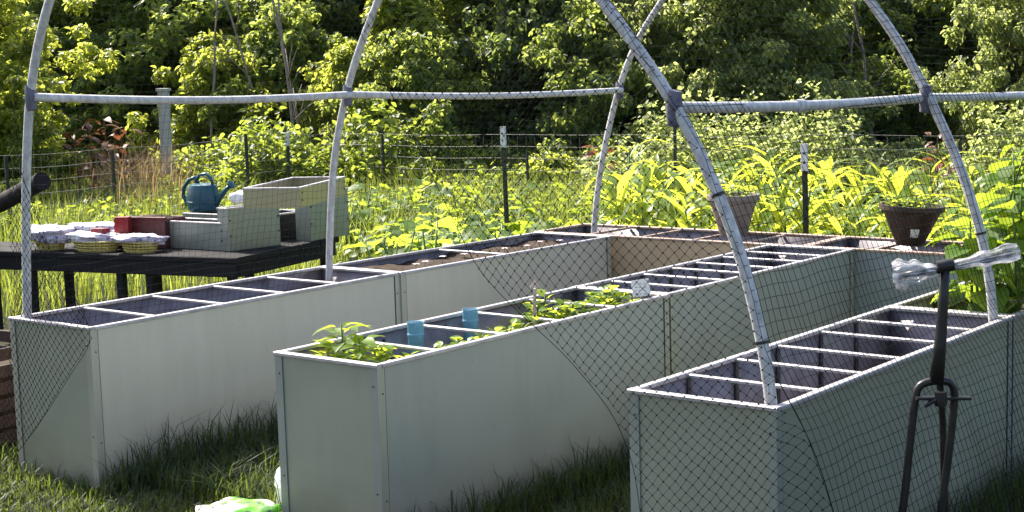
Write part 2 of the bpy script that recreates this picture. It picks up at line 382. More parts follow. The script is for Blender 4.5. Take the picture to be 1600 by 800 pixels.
h2 = hoop_pts([(514, 400), (520, 250), (540, 145), (562, 70), (592, 0)], [(1553, 470), (1535, 360), (1500, 255), (1452, 150), (1410, 70), (1360, 0)], l2,
              (.06, 1.982, .48), (3.885, 2.097, .2), [(.80, 2.70), (1.3, 2.95), (1.85, 3.0), (2.4, 2.88), (2.9, 2.58)])
h3l = [ray(u, v, line=l3) for u, v in [(928, 345), (940, 250), (965, 140), (995, 60), (1035, 0)]]
h3 = [np.array([h3l[0][0]-.01, 4.5, .6])]+h3l+[np.array([x, 4.51, z]) for x, z in [(1.1, 2.72), (1.6, 2.95), (2.1, 2.98), (2.7, 2.82), (3.2, 2.45), (3.5, 2.05), (3.72, 1.6), (3.85, 1.1), (3.88, .6)]]
HP = [smooth_path(h, 90) for h in (h1, h2, h3)]
fr = thing('hoop_frame', 'grey pipe hoop frame with rails arching over the raised beds', 'frame', (0, 0, 0))
RP = .0205
for q in HP: MB().tube(q, RP, 12).build('hoop', M['pvc'], fr, 60)
def near(q, z, side):
    idx = [i for i in range(len(q)) if (i < 45) == (side == 'l')]
    return q[min(idx, key=lambda i: abs(q[i][2]-z))]
PL = [ray(45, 152, line=l1), ray(540, 148, line=l2), ray(965, 141, line=l3)]
PR = [ray(1060, 168, line=l1), ray(1452, 153, line=l2)]
PR.append(near(HP[2], PR[1][2], 'r'))
def purlin(P, off, sag):
    out = []
    for a, b in ((P[0], P[1]), (P[1], P[2])):
        for k in range(16): 
            s_ = k/16; out.append(a*(1-s_)+b*s_+np.array([off, 0, -sag*math.sin(PI*s_)]))
    out.append(P[2]+np.array([off, 0, 0])); return out
MB().tube(purlin(PL, .032, .022), .0195, 12).build('rail', M['pvc'], fr, 60)
MB().tube(purlin(PR, -.032, .012), .0195, 12).build('rail', M['pvc'], fr, 60)
for P, off in ((PL, .016), (PR, -.016)):
    for q in P[:3]:
        d = np.array([off, 0, 0]); c = q+d
        MB().tube([c+np.array([-off*.3, 0, .055]), c+np.array([0, 0, .035]), c, c+np.array([0, 0, -.04]), c+np.array([off*.3, 0, -.06])], [.0215, .026, .029, .026, .022], 10).build('joint_wrap', M['tape'], fr, 60)
c = purlin(PR, -.032, .012)[7]; d = purlin(PR, -.032, .012)[8]
MB().tube([c, c*.6+d*.4], .0245, 12).build('coupling', M['pvc'], fr, 60)
for q, k in ((HP[0], 74), (HP[0], 80), (HP[1], 78)):
    MB().tube([q[k], q[k]*.88+q[k+1]*.12], .0235, 12).build('clip', M['rivet'], fr, 60)

# ------------------------------------------------------------------ netting
def strands(nodes_, segs, r, knot=0):
    """thin three-sided cords along segs (index pairs) with small knots at the nodes"""
    P = np.array(nodes_); A = P[segs[:, 0]]; Bp = P[segs[:, 1]]; D = Bp-A
    L_ = np.linalg.norm(D, axis=1, keepdims=True); D = D/np.maximum(L_, 1e-9)
    ref = np.where(np.abs(D[:, 2:3]) > .8, np.array([[1., 0, 0]]), np.array([[0, 0, 1.]]))
    u = np.cross(D, ref); u /= np.linalg.norm(u, axis=1, keepdims=True); v = np.cross(D, u)
    n = len(segs); V = np.zeros((n, 6, 3))
    for k in range(3):
        o = (u*math.cos(2*PI*k/3)+v*math.sin(2*PI*k/3))*r; V[:, k] = A+o; V[:, 3+k] = Bp+o
    b = (np.arange(n)*6)[:, None]
    T = np.concatenate([b+np.array([[k, (k+1) % 3, 3+(k+1) % 3, 3+k]]) for k in range(3)])
    V = V.reshape(-1, 3)
    if knot:
        kn = np.unique(segs); C = P[kn]; o = knot
        off = np.array([(o, 0, 0), (0, o, 0), (-o, 0, 0), (0, -o, 0), (0, 0, o), (0, 0, -o)])
        KV = (C[:, None]+off[None]).reshape(-1, 3); kb = (np.arange(len(kn))*6+len(V))[:, None]
        KT = np.concatenate([kb+np.array([[a, (a+1) % 4, 4, 4]]) for a in range(4)]+[kb+np.array([[(a+1) % 4, a, 5, 5]]) for a in range(4)])
        KT = KT[:, :3]
        me = bpy.data.meshes.new('net'); F_ = T.tolist()+KT.tolist()
        me.from_pydata(np.concatenate([V, KV]).tolist(), [], F_); me.update(); return me
    return np_mesh('net', V, T)
net = thing('bird_netting', 'black bird netting draped over the pipe hoops, opened like tent flaps', 'netting')
NS = 200
FOLD = [(3.985, .80), (4.01, .74), (4.10, .45), (4.22, .02)]
def profile(q):
    Q = [p for p in q if p[2] > .78]
    Q = np.array(Q); c = np.array([1.95, 0, .8]); out = []
    for p in Q:
        d = p-c; d[1] = 0; out.append(p+d/np.linalg.norm(d)*.024)
    y = Q[0][1]; yr = Q[-1][1]
    out = [np.array([-.16, y, .10]), np.array([-.09, y, .45])]+out+[np.array([4.03, yr, .66]), np.array([4.10, yr, .45]), np.array([4.22, yr, .02])]
    return smooth_path(out, NS)
PF = [profile(q) for q in HP]; PF[0][:, 1] -= .035
YS = [0, 1., 2.]
NY = 104; grid = np.zeros((NY, NS, 3))
for j in range(NY):
    a = 2*j/(NY-1); i = min(int(a), 1); f = a-i
    base = PF[i]*(1-f)+PF[i+1]*f; sagv = .05*math.sin(PI*f)
    c = np.array([1.95, 0, .9]); d = base-c; d[:, 1] = 0; d /= np.linalg.norm(d, axis=1, keepdims=True)
    h = np.clip((base[:, 2]-.75)/.6, 0, 1)[:, None]
    wob = np.array([[.014*noise.noise(Vector((j*.21, k*.13, 3)))] for k in range(NS)])
    grid[j] = base-d*sagv*h+d*wob
    grid[j, :, 1] += np.array([.012*noise.noise(Vector((j*.3, k*.09, 8))) for k in range(NS)])
    grid[j, :, 2] = np.maximum(grid[j, :, 2]+np.array([.010*noise.noise(Vector((j*.17, k*.3, 5))) for k in range(NS)]), .012)
idx = np.arange(NY*NS).reshape(NY, NS)
def part_segs(k0, k1):
    s = idx[:, k0:k1]
    return np.concatenate([np.stack([s[:, :-1].ravel(), s[:, 1:].ravel()], 1), np.stack([s[:-1].ravel(), s[1:].ravel()], 1)])
flat = grid.reshape(-1, 3)
for nm, a, b, r_ in (('side_net', 0, 62, .0007), ('roof_net', 61, 138, .0007), ('side_net', 137, NS, .0012)):
    tag(put(nm, strands(flat, part_segs(a, b), r_), M['net'], net), kind='stuff')

ER = [(2.16, 2.10), (2.54, 1.50), (2.77, 1.12), (2.91, 1.01), (3.03, .93), (3.15, .85), (3.34, .67), (3.42, .51), (3.46, .25), (3.47, .03)]
EL = [(.34, 2.10), (.20, 1.80), (.22, 1.45), (.45, 1.02), (.66, .78), (.69, .70), (.43, .45), (.10, .17), (-.02, .06)]
ez = np.array([p[1] for p in ER][::-1]); ex = np.array([p[0] for p in ER][::-1])
lz = np.array([p[1] for p in EL][::-1]); lx = np.array([p[0] for p in EL][::-1])
q0 = PF[0]; kr = NS//2+10
rz_, rx_ = q0[150:, 2][::-1], q0[150:, 0][::-1]
lz2, lx2 = q0[:60, 2], q0[:60, 0]
rz_ = rz_[np.argsort(rz_)]; rx_ = rx_[np.argsort(q0[150:, 2][::-1])]
def flap(side):
    s = .0300; nodes_ = []; ids = {}
    for i in range(-160, 220):
        for j in range(-160, 220):
            a = (i+j)*s*.7071; b = (i-j)*s*.7071
            x, z = 1.9+a, 1.0+b
            if side == 'r':
                # cloth drawn towards the lower right corner
                k = max(0, min(1, (x-2.6)/1.3))*max(0, min(1, (1.25-z)/.8))
                x, z = x-.16*k*max(0, z*.6)+.05*math.sin(z*3.0), z+.22*k*(x-3.2)
                if not .03 < z < 2.05: continue
                xl, xr = np.interp(z, ez, ex), np.interp(z, rz_, rx_)
                y = .012+.026*x+.016*math.sin(5*x+2*z)*min(1, abs(x-xr)*4)-.02*max(0, .8-z)+(.06*max(0, 1-abs(x-xr)*8) if z > .8 else .055*max(0, min(1, (x-3.935)/.07)))
            else:
                x, z = x+.03*math.sin(z*4), z-.10*(x-.3)
                if not .08 < z < 2.05: continue
                xl, xr = np.interp(z, lz2, lx2), np.interp(z, lz, lx)
                y = -.02-.03*min(1, abs(x-xl)*3)+.012*math.sin(6*x+3*z)-.01
            if xl < x < xr:
                ids[i, j] = len(nodes_); nodes_.append((x+random.uniform(-.003, .003), y, z+random.uniform(-.003, .003)))
    segs = [(k, ids[q]) for (i, j), k in ids.items() for q in ((i+1, j), (i, j+1)) if q in ids]
    return nodes_, np.array(segs)
def cordline(E_, yf):
    q = smooth_path([(x_, yf(x_, z_), z_) for x_, z_ in E_], 60); q[:, 1] = [yf(a_[0], a_[2]) for a_ in q]
    return MB().tube(q, .0013, 5)
cordline(ER, lambda x_, z_: .012+.026*x_+.016*math.sin(5*x_+2*z_)-.02*max(0, .8-z_)).build('edge_cord', M['net'], net, 180)
cordline(EL, lambda x_, z_: -.06+.012*math.sin(6*x_+3*z_)).build('edge_cord', M['net'], net, 180)
fold = np.array([p for p in PF[0] if p[0] > 3.9 and p[2] < .86])
MB().tube(fold, .0018, 6).build('edge_cord', M['net'], net, 180)
for sd in 'rl':
    nd, sg = flap(sd)
    tag(put('front_flap', strands(nd, sg, .0009, .0039), M['net'], net), kind='stuff')

# ------------------------------------------------------------------ plants: shared pieces
def leaf_me(name, L_, W, prof, curl=.25, fold=.2, seg=None, wav=0):
    """one leaf along +x: half widths prof, drooping by curl, folded along its midrib"""
    n = len(prof); v = []; f = []
    for i, p in enumerate(prof):
        s = i/(n-1); x = L_*s; z = -curl*L_*s*s
        if curl > .5: x = L_*math.sin(s*curl*1.3)/(curl*1.3); z = L_*(math.cos(s*curl*1.3)-1)/(curl*1.3)
        wv = wav*math.sin(i*2.4)
        v += [(x, -W*p, z+fold*W*p+wv*W), (x, 0, z), (x, W*p, z+fold*W*p-wv*W)]
    for i in range(n-1):
        a = 3*i; f += [(a, a+3, a+4, a+1), (a+1, a+4, a+5, a+2)]
    me = MB().add(v, f).mesh(name, 180); return me
def rot(az, el, roll=0): return Matrix.Rotation(az, 4, 'Z')@Matrix.Rotation(-el, 4, 'Y')@Matrix.Rotation(roll, 4, 'X')
def stalk_me(name, h, r0, r1, bend=.05, seed=0, z0=0):
    rr = random.Random(seed); bx, by = rr.uniform(-bend, bend), rr.uniform(-bend, bend)
    P = [(bx*(k/5)**2, by*(k/5)**2, z0+h*k/5) for k in range(6)]
    return MB().tube(P, [r0+(r1-r0)*k/5 for k in range(6)], 6).mesh(name, 180), P
def withmat(me, mt): me.materials.append(mt); return me
def plant(name, label, cat, group, loc, rz, sc, stem, leaves, tilt=0):
    """stem mesh and [(leaf mesh, matrix)] under one empty"""
    t = thing(name, label, cat, loc, rz, group); t.scale = (sc, sc, sc)
    if tilt: t.rotation_euler = (random.uniform(-tilt, tilt), random.uniform(-tilt, tilt), rz)
    if stem: put('stem', stem, None, t)
    for me, mw in leaves: put('leaf', me, None, t, mw)
    return t

# maize
CP = [.35, .8, 1, 1, .92, .75, .5, .05]
cornL = [withmat(leaf_me('maize_leaf', l, w_, CP, c, .35, wav=.12), M['l_corn']) for l, w_, c in ((.54, .031, .95), (.62, .036, 1.25), (.46, .029, .7), (.58, .034, 1.5))]
cornV = []
for k in range(4):
    h = random.uniform(.78, .98); st, P = stalk_me('maize_stalk', h, .016, .007, .06, k); st.materials.append(M['stem']); lv = []
    for i in range(15):
        s = .10+.88*i/14; b = P[min(int(s*5), 4)]
        lv.append((random.choice(cornL), Matrix.Translation((b[0], b[1], h*s))@rot(PI*i+random.uniform(-.9, .9)+k, random.uniform(.65, 1.3), random.uniform(-.7, .7))@Matrix.Scale(random.uniform(.7, 1.05), 4)))
    cornV.append((st, lv))
for r_i, y in enumerate((5.25, 5.75, 6.3, 6.9, 7.6, 8.4)):
    # the rows run across the plot; only the stretch seen past the beds is planted
    xa, xb = ray(945, 300, y=y)[0], ray(1640, 300, y=y)[0]; nk = 19
    for k in range(nk):
        x = xa+(xb-xa)*(k+random.uniform(.2, .8))/nk; yy = y+random.uniform(-.15, .15); st, lv = random.choice(cornV)
        plant('maize_plant', 'young maize plant with arching bright leaves in the plot beyond the raised beds', 'maize plant', 'maize growing beyond the beds',
              (x, yy, gz(x, yy)), random.uniform(0, 6.3), random.uniform(.80, 1.06)*(.96 if r_i < 4 else 1.0), st, lv, .06)

# squash and potato patch
SQ = [.10, .75, 1, .95, .7, .35, .04]
sqL = [withmat(leaf_me('squash_leaf', .115*s, .055*s, SQ, .35, f_, wav=.10), M['l_squash']) for s, f_ in ((1, .25), (1.2, .1), (.85, .4))]
sqV = []
for k in range(4):
    lv = []; mb = MB()
    for i in range(20):
        az = i*2.4+random.uniform(-.4, .4); rr = random.uniform(.05, .34); hh = random.uniform(.12, .52)*(1.15-rr)
        p = (rr*math.cos(az), rr*math.sin(az), hh)
        mb.tube([(0, 0, 0), (p[0]*.5, p[1]*.5, hh*.7), p], [.008, .006, .004], 5)
        lv.append((random.choice(sqL), Matrix.Translation(p)@rot(az+random.uniform(-.5, .5), random.uniform(-.3, .6), random.uniform(-.5, .5))))
    st = mb.mesh('squash_stem', 180); st.materials.append(M['stem']); sqV.append((st, lv))
for k in range(84):
    u = random.uniform(535, 985); dist = 9.6+7.4*((k+random.random())/84)**1.0
    x, y = gp(u, dist)
    if x > -.35 and y < 4.9: continue
    if x > -.4 and y > 4.9 and u > 960: continue
    st, lv = random.choice(sqV)
    plant('squash_plant', 'low bushy squash plant with broad pale leaves in the patch behind the beds', 'squash plant', 'squash patch behind the beds',
          (x, y, gz(x, y)), random.uniform(0, 6.3), random.uniform(.85, 1.25), st, lv)

for k in range(13):
    st, lv = sqV[k % 4]; x, y = -.36-.10*(k % 3), 2.95+.12*k
    plant('squash_plant', 'tall squash plant leaning against the dark soil bed', 'squash plant', 'squash plants against the soil bed', (x, y, 0), k*1.3, 1.28+.10*((k*7) % 3), st, lv)

# beans climbing in the far right bed
BN = [.12, .85, 1, .9, .65, .35, .03]
bnL = [withmat(leaf_me('bean_leaf', .125*s, .062*s, BN, c, .2, wav=.06), M['l_bean']) for s, c in ((1, .4), (1.35, .6), (.8, .3))]
for k, (x, y, h) in enumerate([(3.62, 2.48, .45), (3.78, 2.62, .62), (3.60, 2.80, .70), (3.76, 2.95, .80), (3.62, 3.12, .80), (3.78, 3.3, .85), (3.64, 3.5, .78), (3.80, 3.7, .80), (3.86, 2.42, .50), (3.70, 2.36, .40), (3.72, 2.74, .72), (3.86, 2.85, .8), (3.55, 3.4, .7), (3.5, 3.7, .72), (3.68, 3.85, .75)]):
    st, P = stalk_me('bean_stem', h, .008, .004, .12, k+30); st.materials.append(M['stem']); lv = []
    for i in range(22):
        s = .08+.9*i/21; b = Vector(P[min(int(s*5), 4)]); az = i*2.4+random.uniform(-.5, .5); o = random.uniform(.03, .10)
        lv.append((random.choice(bnL), Matrix.Translation((b.x+o*math.cos(az), b.y+o*math.sin(az), h*s))@rot(az, random.uniform(-.7, .35), random.uniform(-.4, .4))))
    inbed = 2.2 < y < 4.0 and x > 3.37
    z = .655 if inbed else .0
    plant('bean_plant', 'tall bean plant with big heart-shaped leaves in the far bed' if inbed else 'bean plant rooted in the ground beside the far bed',
          'bean plant', 'bean plants in the far bed', (x, y, z), k*1.3, 1 if inbed else 1.7, st, lv)

# seedlings and basil in the middle bed
BA = [.08, .7, 1, .9, .55, .04]
baL = [withmat(leaf_me('herb_leaf', .068*s, .020*s, BA, c, .25), M['l_basil']) for s, c in ((1, .3), (1.3, .5), (.75, .2))]
sdL = [withmat(leaf_me('seedling_leaf', .045*s, .017*s, BA, .3, .2), M['l_basil']) for s in (1, 1.3, .8)]
def herb(h, n, leaves, spread, seed):
    rr = random.Random(seed); st, P = stalk_me('herb_stem', h, .005, .003, .03, seed); st.materials.append(M['stem']); lv = []
    for i in range(n):
        s = .15+.85*(i+.5)/n; b = P[min(int(s*5), 4)]; az = i*2.4+rr.uniform(-.4, .4); o = spread*rr.uniform(.1, .6)*(1.1-s*.6)
        lv.append((rr.choice(leaves), Matrix.Translation((b[0]+o*math.cos(az), b[1]+o*math.sin(az), h*s))@rot(az, rr.uniform(.1, .9), rr.uniform(-.3, .3))))
    return st, lv
hb = [herb(.20, 30, baL, .10, 60), herb(.15, 26, baL, .09, 61)]; sdv = [herb(.11, 12, sdL, .05, 62+k) for k in range(3)]
for k, (x, y, v, s) in enumerate([(1.90, .26, 0, 1.15), (2.02, .24, 0, .95), (1.90, .17, 1, .9), (2.10, .28, 0, .80), (2.16, .20, 1, .75), (2.03, .15, 1, .75), (2.16, .36, 1, .75), (1.98, .35, 1, .9)]):
    plant('herb_plant', 'leafy yellow-green herb at the near end of the seedling bed', 'herb plant', 'herbs at the bed end', (x, y, .595), k*1.7, s, *hb[v])
for k in range(16):
    y = .50+.68*k/15+random.uniform(-.03, .03); x = random.uniform(2.12, 2.20)
    plant('seedling', 'small seedling along the rim by the blue cups', 'seedling', 'seedlings beside the cups', (x, y, .60), k*1.1, random.uniform(.9, 1.25), *sdv[k % 3])
for k in range(22):
    y = 1.50+.44*random.random(); x = random.uniform(1.86, 2.19)
    plant('seedling', 'small seedling in the dense clump by the white tag', 'seedling', 'seedlings by the tag', (x, y, .60), k*1.1, random.uniform(1.0, 1.5), *sdv[k % 3])

# ------------------------------------------------------------------ trees and shrubs
def leaf_cloud(name, P, Nn, size, droop=.2):
    n = len(P); ax = rng.normal(size=(n, 3)); ax -= Nn*np.sum(ax*Nn, 1, keepdims=True); ax[:, 2] -= droop
    ax /= np.linalg.norm(ax, axis=1, keepdims=True); sd = np.cross(Nn, ax); sd /= np.maximum(np.linalg.norm(sd, axis=1, keepdims=True), 1e-6)
    nn = np.cross(ax, sd)
    L_ = (size*rng.uniform(.6, 1.35, (n, 1))); W = L_*rng.uniform(.24, .40, (n, 1))
    V = np.zeros((n, 6, 3)); V[:, 0] = P; V[:, 3] = P+ax*L_-nn*L_*.10
    V[:, 1] = P+ax*L_*.30+sd*W+nn*W*.3; V[:, 2] = P+ax*L_*.68+sd*W*.8+nn*W*.2
    V[:, 4] = P+ax*L_*.68-sd*W*.8+nn*W*.2; V[:, 5] = P+ax*L_*.30-sd*W+nn*W*.3
    b = (np.arange(n)*6)[:, None]
    T = np.concatenate([b+np.array([[0, 1, 2, 3]]), b+np.array([[0, 3, 4, 5]])])
    me = np_mesh(name, V.reshape(-1, 3), T); me.shade_smooth(); return me
def clumps(nc, nl, rad, zlo, zhi, cr, shape='round'):
    """leaf points in clumps through an uneven crown; normals lean outwards and up"""
    Ps, Ns = [], []
    for _ in range(nc):
        z = rng.uniform(0, 1); a = rng.uniform(0, 2*PI)
        env = {'round': math.sin(PI*min(max(z*.86+.10, 0), 1))**.6, 'bush': (1-z**2.2)**.5, 'cone': 1.02-z}[shape]
        r = rad*env*math.sqrt(rng.uniform(.10, 1))*(1+.25*math.sin(3*a+z*5)+.30*math.sin(5*a-z*11))*rng.uniform(.8, 1.22)
        c = np.array([r*math.cos(a), r*math.sin(a), zlo+(zhi-zlo)*z]); R1 = cr*rng.uniform(.55, 1.25)
        k = int(nl*rng.uniform(.5, 1.4)); d = rng.normal(size=(k, 3)); d /= np.linalg.norm(d, axis=1, keepdims=True)
        p = d*np.array([1, 1, .62])*R1*rng.uniform(.35, 1, (k, 1))**.6
        Ps.append(c+p); nn = d*.55+rng.normal(size=(k, 3))*.5+np.array([0, 0, .75]); Ns.append(nn/np.linalg.norm(nn, axis=1, keepdims=True))
    P = np.concatenate(Ps); Nn = np.concatenate(Ns); keep = P[:, 2] > .03
    return P[keep], Nn[keep]
def limbs(h, r0, spread, nb, seed, base=0.25):
    rr = random.Random(seed); mb = MB(); lean = (rr.uniform(-.1, .1)*h, rr.uniform(-.1, .1)*h)
    P = [(lean[0]*(k/6)**1.5+rr.uniform(-.04, .04), lean[1]*(k/6)**1.5+rr.uniform(-.04, .04), h*k/6) for k in range(7)]
    mb.tube(P, [r0*(1-.13*k) for k in range(7)], 8)
    for b in range(nb):
        s = base+(.95-base)*b/nb; q = Vector(P[int(s*6)]); az = rr.uniform(0, 6.28); l = spread*rr.uniform(.5, 1)
        e = q+Vector((math.cos(az)*l, math.sin(az)*l, l*rr.uniform(.2, .8))); mid = (q+e)/2+Vector((0, 0, rr.uniform(0, .15)*l))
        r = r0*(1-s)*.55+.008
        mb.tube([q, mid, e], [r, r*.7, r*.3], 6)
        for _ in range(2):
            e2 = mid+Vector((rr.uniform(-1, 1), rr.uniform(-1, 1), rr.uniform(0, .9)))*l*.55; mb.tube([mid, (mid+e2)/2+Vector((0, 0, .05)), e2], [r*.5, r*.35, r*.15], 5)
    return mb.mesh('trunk', 180)
CR = {}
def crown(key, mat_, *a, size=.12, droop=.2):
    P, Nn = clumps(*a); me = leaf_cloud('crown', P, Nn, size, droop); me.materials.append(M[mat_]); CR[key] = me
crown('bushA', 'l_mid', 160, 105, 1.40, .12, 2.7, .27, 'bush', size=.10)
crown('bushB', 'l_bright', 140, 105, 1.20, .10, 2.5, .26, 'bush', size=.10)
crown('bushP', 'l_pale', 190, 105, 1.45, .10, 2.8, .25, 'bush', size=.085, droop=.4)
crown('bushD', 'l_dark', 120, 80, 1.4, .15, 2.5, .30, 'bush', size=.12)
crown('treeM', 'l_mid', 240, 120, 2.2, .8, 4.9, .34, 'round', size=.125)
crown('treeB', 'l_bright', 220, 120, 2.0, .7, 4.8, .32, 'round', size=.12)
crown('treeD', 'l_dark', 250, 120, 2.4, .5, 5.2, .38, 'round', size=.125)
crown('vine', 'l_bright', 46, 110, .55, .5, 3.6, .30, 'round', size=.13)
crown('low', 'l_bright', 30, 120, .8, .05, .9, .28, 'bush', size=.11)
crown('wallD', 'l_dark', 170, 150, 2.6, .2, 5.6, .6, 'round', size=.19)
TR = {k: withmat(limbs(*a), M[b]) for k, a, b in (('bush', (1.6, .035, .9, 9, 1, .05), 'bark'), ('tree', (4.2, .10, 1.6, 10, 2, .22), 'bark'), ('pale', (4.3, .05, 1.3, 14, 3, .12), 'palebark'), ('vine', (3.0, .03, .4, 8, 4, .1), 'bark'))}
def tree(name, label, cat, group, u, dist, key, tr, sc=1, zs=1, rz=None):
    x, y = gp(u, dist); rz = random.uniform(0, 6.3) if rz is None else rz
    t = thing(name, label, cat, (x, y, gz(x, y)-.03), rz, group); t.scale = (sc, sc, sc*zs)
    put('trunk', TR[tr], None, t); put('crown', CR[key], None, t); return t
G1, G2, G3 = 'shrubs along the wood edge', 'trees of the wood edge', 'tall dark trees deeper in the wood'
tree('broadleaf_tree', 'yellow-green sunlit tree behind the end of the black pipe', 'tree', None, -25, 21.5, 'treeB', 'tree', .72)
tree('shrub', 'bright low shrub beneath the yellow-green tree', 'shrub', None, 10, 20.8, 'bushB', 'bush', .62)
LB = {350: 'yellow-green shrub behind the teal watering can', 455: 'mid-green shrub behind the stacked planter boxes', 560: 'yellow-green shrub just past the second hoop, table side', 640: 'mid-green shrub at the foot of the vine-wrapped sapling', 715: 'yellow-green shrub between the vine-wrapped sapling and the white-topped post', 860: 'dark green shrub between the white-topped post and the far hoop', 930: 'mid-green shrub directly behind the far hoop', 1010: 'pale fine-leaved shrub seen between the far hoop and the front hoop', 1120: 'pale fine-leaved shrub behind the taupe pot', 1225: 'pale fine-leaved shrub behind the white-topped post in the maize', 1310: 'mid-green shrub between the maize post and the dark brown pot', 1420: 'dark green shrub behind the dark brown pot', 1500: 'mid-green shrub behind the second hoop above the bean plants', 1595: 'pale fine-leaved shrub behind the bean plants', 1660: 'mid-green shrub beyond the bean plants, past the pale shrub', 1380: 'small mid-green shrub before the dark shrub beyond the maize', 780: 'mid-green shrub behind the white-topped post of the squash patch', 1180: 'tall yellow-green shrub standing behind the pale shrubs', 970: 'tall yellow-green shrub between the far hoop and the dark trees'}
for u, d, k, s, zs in ((350, 24.0, 'bushB', .80, .9), (455, 24.6, 'bushA', .85, .95), (560, 23.2, 'bushB', .70, .95), (640, 22.4, 'bushA', .72, .9), (715, 23.6, 'bushB', .66, .8),
                       (860, 24.0, 'bushD', .95, 1), (930, 23.0, 'bushA', .75, 1), (1010, 23.5, 'bushP', .85, 1), (1120, 22.8, 'bushP', .95, 1.05), (1225, 22.2, 'bushP', .88, .95),
                       (1310, 24.5, 'bushA', .95, 1), (1420, 25.5, 'bushD', 1.0, 1), (1500, 24.5, 'bushA', 1.0, 1), (1595, 22.0, 'bushP', .85, 1.05), (1660, 23, 'bushA', 1.0, 1.1),
                       (1380, 23.0, 'bushA', .62, .8), (780, 24.6, 'bushA', .8, .8), (1180, 25.2, 'bushB', 1.05, 1.15), (970, 25.5, 'bushB', .95, 1.2)):
    tree('shrub', LB[u], 'shrub', G1, u, d, k, 'bush', s*1.08, zs*1.28)
for u, d, k, tr, s, lb in ((95, 27.5, 'treeM', 'tree', 1.0, 'mid-green tree overhanging the dark hollow behind the brown dock plants'), (210, 26.4, 'treeM', 'pale', .9, 'mid-green tree with pale limbs behind the grey wooden post'),
                           (330, 28, 'treeD', 'pale', .9, 'dark tree with pale bare branches right of the grey wooden post'), (430, 27, 'treeM', 'pale', .85, 'slender pale-stemmed tree above the wire fence'),
                           (540, 28.5, 'treeD', 'tree', 1.0, 'dark tree between the pale-stemmed tree and the vine'), (800, 26.5, 'treeD', 'tree', 1.0, 'very dark dense tree behind the white-topped fence post'),
                           (900, 28, 'treeD', 'tree', 1.05, 'dark dense tree behind the pale shrubs'), (1040, 27.5, 'treeM', 'tree', 1.0, 'mid-green tree rising over the pale silvery shrubs'),
                           (1180, 28.5, 'treeB', 'tree', 1.0, 'yellow-green tree rising over the pale silvery shrubs'), (1330, 28.2, 'treeD', 'pale', 1.05, 'dark tree with bare pale branches beyond the maize'),
                           (1460, 28, 'treeD', 'pale', 1.0, 'dark tree with slanting bare limbs beyond the maize'), (1600, 26.5, 'treeM', 'tree', 1.0, 'mid-green tree at the wood edge beyond the bean plants')):
    tree('broadleaf_tree', lb, 'tree', None, u, d, k, tr, s)
tree('vine_covered_sapling', 'slim sapling wrapped in sunlit climbing vine leaves', 'sapling', None, 645, 23.8, 'vine', 'vine', 1.05)
tree('vine_covered_sapling', 'short sapling with bright leaf bunches beside the dark tree', 'sapling', None, 700, 25.2, 'vine', 'vine', .9)
for k, (u, d, h, lx_, lb) in enumerate(((470, 22.6, 3.6, -.25, 'bare pale sapling stem beside the leafy sapling'), (488, 22.8, 3.4, -.5, 'bare pale sapling stem leaning across its neighbour'), (440, 23.4, 3.8, -.9, 'long bare pale stem slanting in front of the dark tree'), (330, 23.2, 3.7, .35, 'forked bare pale sapling right of the grey wooden post'), (1375, 22.5, 3.9, -.5, 'bare pale sapling beyond the maize near the second hoop'), (1330, 23.5, 4, .15, 'upright bare grey sapling beyond the dark brown pot'))):
    x, y = gp(u, d); t = thing('bare_sapling', lb, 'sapling', (x, y, gz(x, y)-.02)); rr = random.Random(k+5)
    P = [Vector((RT0[0]*lx_*(i/6)**1.2+rr.uniform(-.03, .03), RT0[1]*lx_*(i/6)**1.2, h*i/6)) for i in range(7)]
    MB().tube(P, [.030-.0035*i for i in range(7)], 7).build('stem', M['palebark'], t, 180)
    for i in range(6):
        b0 = P[2+i % 4]; e = b0+Vector((rr.uniform(-.6, .6), rr.uniform(-.3, .3), rr.uniform(.3, .7))); MB().tube([b0, (b0+e)/2+Vector((0, 0, .04)), e], [.012, .009, .004], 5).build('twig', M['palebark'], t, 180)
for k, u in enumerate(range(-120, 1760, 118)):
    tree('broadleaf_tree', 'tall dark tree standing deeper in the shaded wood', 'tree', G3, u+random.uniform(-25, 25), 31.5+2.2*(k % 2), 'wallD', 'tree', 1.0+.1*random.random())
P = []; Nn = []
for k in range(24000):
    x, y = gp(random.uniform(-500, 2100), random.uniform(37, 41)); P.append((x, y, gz(x, y)+random.uniform(0, 5.5)))
P = np.array(P); Nn = rng.normal(size=P.shape); Nn /= np.linalg.norm(Nn, axis=1, keepdims=True)
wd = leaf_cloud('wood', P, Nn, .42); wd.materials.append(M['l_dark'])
tag(put('wood', wd), 'shaded mass of foliage deep behind the tree edge', 'wood', kind='stuff')

